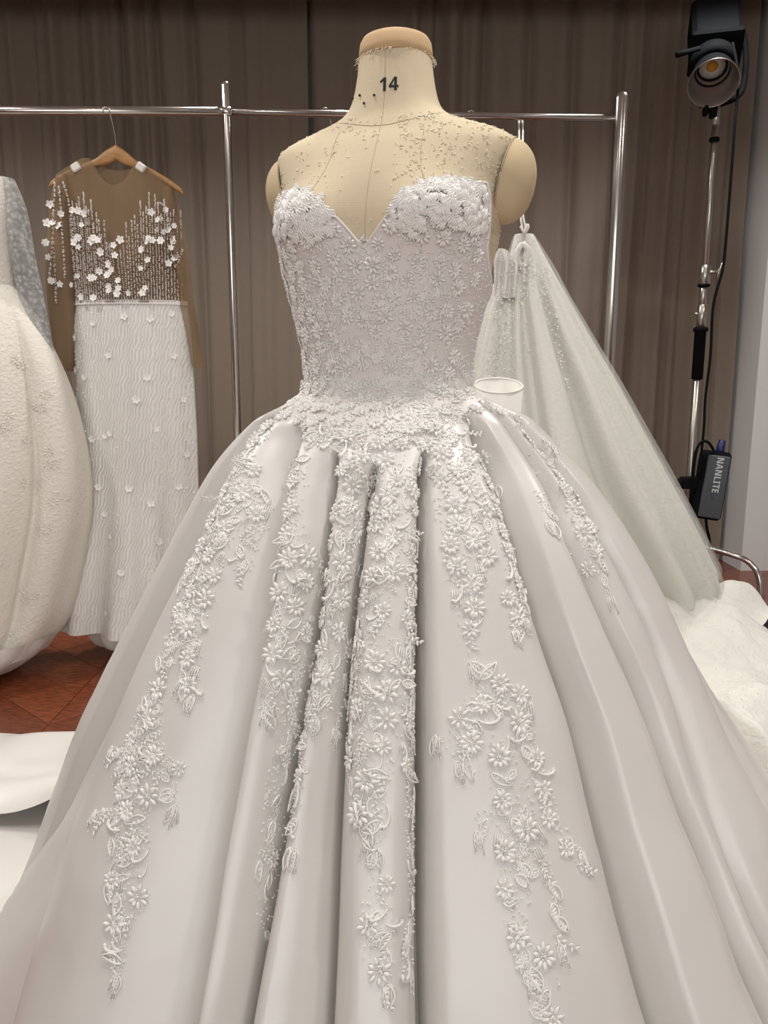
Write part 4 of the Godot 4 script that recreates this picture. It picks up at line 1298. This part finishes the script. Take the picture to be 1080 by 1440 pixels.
	for v in [Vector3(-0.03, -0.128, 0.0535), Vector3(0.012, -0.06, 0.062), Vector3(0.054, -0.128, 0.0535)]: stp.add_vertex(v + Vector3(0.005, 0, 0))
	for v in [Vector3(0.012, -0.06, 0.062), Vector3(0.054, 0.03, 0.0535), Vector3(0.054, -0.128, 0.0535)]: stp.add_vertex(v + Vector3(0.005, 0, 0))
	for v in [Vector3(-0.03, -0.128, 0.0535), Vector3(-0.012, 0.02, 0.0535), Vector3(0.012, -0.06, 0.062)]: stp.add_vertex(v + Vector3(0.005, 0, 0))
	obj("facet", done(stp), M.grey_plastic, case_)
	var words := func(s: String, size: float, x: float, y: float) -> void:
		var tm := TextMesh.new()
		tm.text = s
		var sf := SystemFont.new()
		sf.font_names = PackedStringArray(["Droid Sans"])
		sf.font_weight = 700
		tm.font = sf
		tm.font_size = 32
		tm.pixel_size = size / 32.0
		tm.depth = 0.0008
		obj("printed_lettering", tm, M.print_white, case_, Transform3D(Basis(Vector3.BACK, -PI / 2), Vector3(x, y, 0.0545)))
	words.call("NANLITE", 0.036, 0.022, 0.052)
	obj("clamp_arm", box(Vector3(0.11, 0.05, 0.04), 0.006), M.black_rubber, p, Transform3D(Basis(), Vector3(-0.075, 0.01, 0.0)))
	obj("clamp_knob", lathe([[0.0, 0.012], [0.018, 0.012], [0.018, -0.012], [0.0, -0.012]], 14), M.black_rubber, p, Transform3D(Basis(Vector3.BACK, PI / 2), Vector3(-0.14, 0.01, 0.01)))
	obj("blue_connector", tube([Vector3(0.028, 0.13, 0.0), Vector3(0.03, 0.15, 0.0), Vector3(0.036, 0.19, 0.0)], [0.017, 0.018, 0.014], 14), M.blue_plastic, p)
	tag_cable("power_cable", "black cable running from the studio lamp down to the power adapter", [at(1030, 60, 3.24), at(1038, 110, 3.22), at(1033, 180, 3.2), at(1024, 300, 3.2), at(1016, 380, 3.2), at(1003, 430, 3.2), at(999, 500, 3.2), at(992, 560, 3.2), at(990, 600, 3.2), at(986, 640, 3.2), at(983, 668, 3.2)])
	tag_cable("adapter_lead", "black lead looping from the blue plug of the power adapter and dropping to the floor", [at(1004, 634, 3.2), at(996, 622, 3.19), at(986, 622, 3.19), at(978, 640, 3.2), at(974, 690, 3.22), at(978, 740, 3.3), at(990, 775, 3.4), Vector3(at(992, 780, 3.4).x, 0.012, -3.42)])
	tag_cable("mains_lead", "black mains lead hanging from the underside of the power adapter", [at(992, 722, 3.24), at(994, 742, 3.26), at(998, 765, 3.3), Vector3(at(998, 770, 3.3).x, 0.012, -3.32)])

func tag_cable(called: String, label: String, pts: Array) -> void:
	var t := thing(called, label, "cable", Vector3(pts[-1].x, 0, pts[-1].z))
	obj("cable", tube(curve(pts, 70).map(func(p): return p - t.position), [0.0058], 8), M.black_rubber, t)

func rear_hangers() -> void:
	hanger("wooden hanger hidden by the form, hook on the rail near the thick post", at(668, 165, 2.8) + Vector3(-0.012, -0.003, 0), 0.19, 0.0, 0.12)
	hanger("wooden hanger whose hook shows on the rail above the form's shoulder", at(463, 161, 2.79) + Vector3(-0.012, -0.003, 0), 0.16, 0.0, 0.14)

func _ready() -> void:
	rng.seed = 7
	fn.seed = 3
	fn.frequency = 0.03
	view_and_light()
	materials()
	room()
	dress_form()
	make_motifs()
	ballgown()
	rack()
	sheer_gown()
	sleeve_gown()
	tulle_gown()
	rear_hangers()
	floor_things()
	studio()
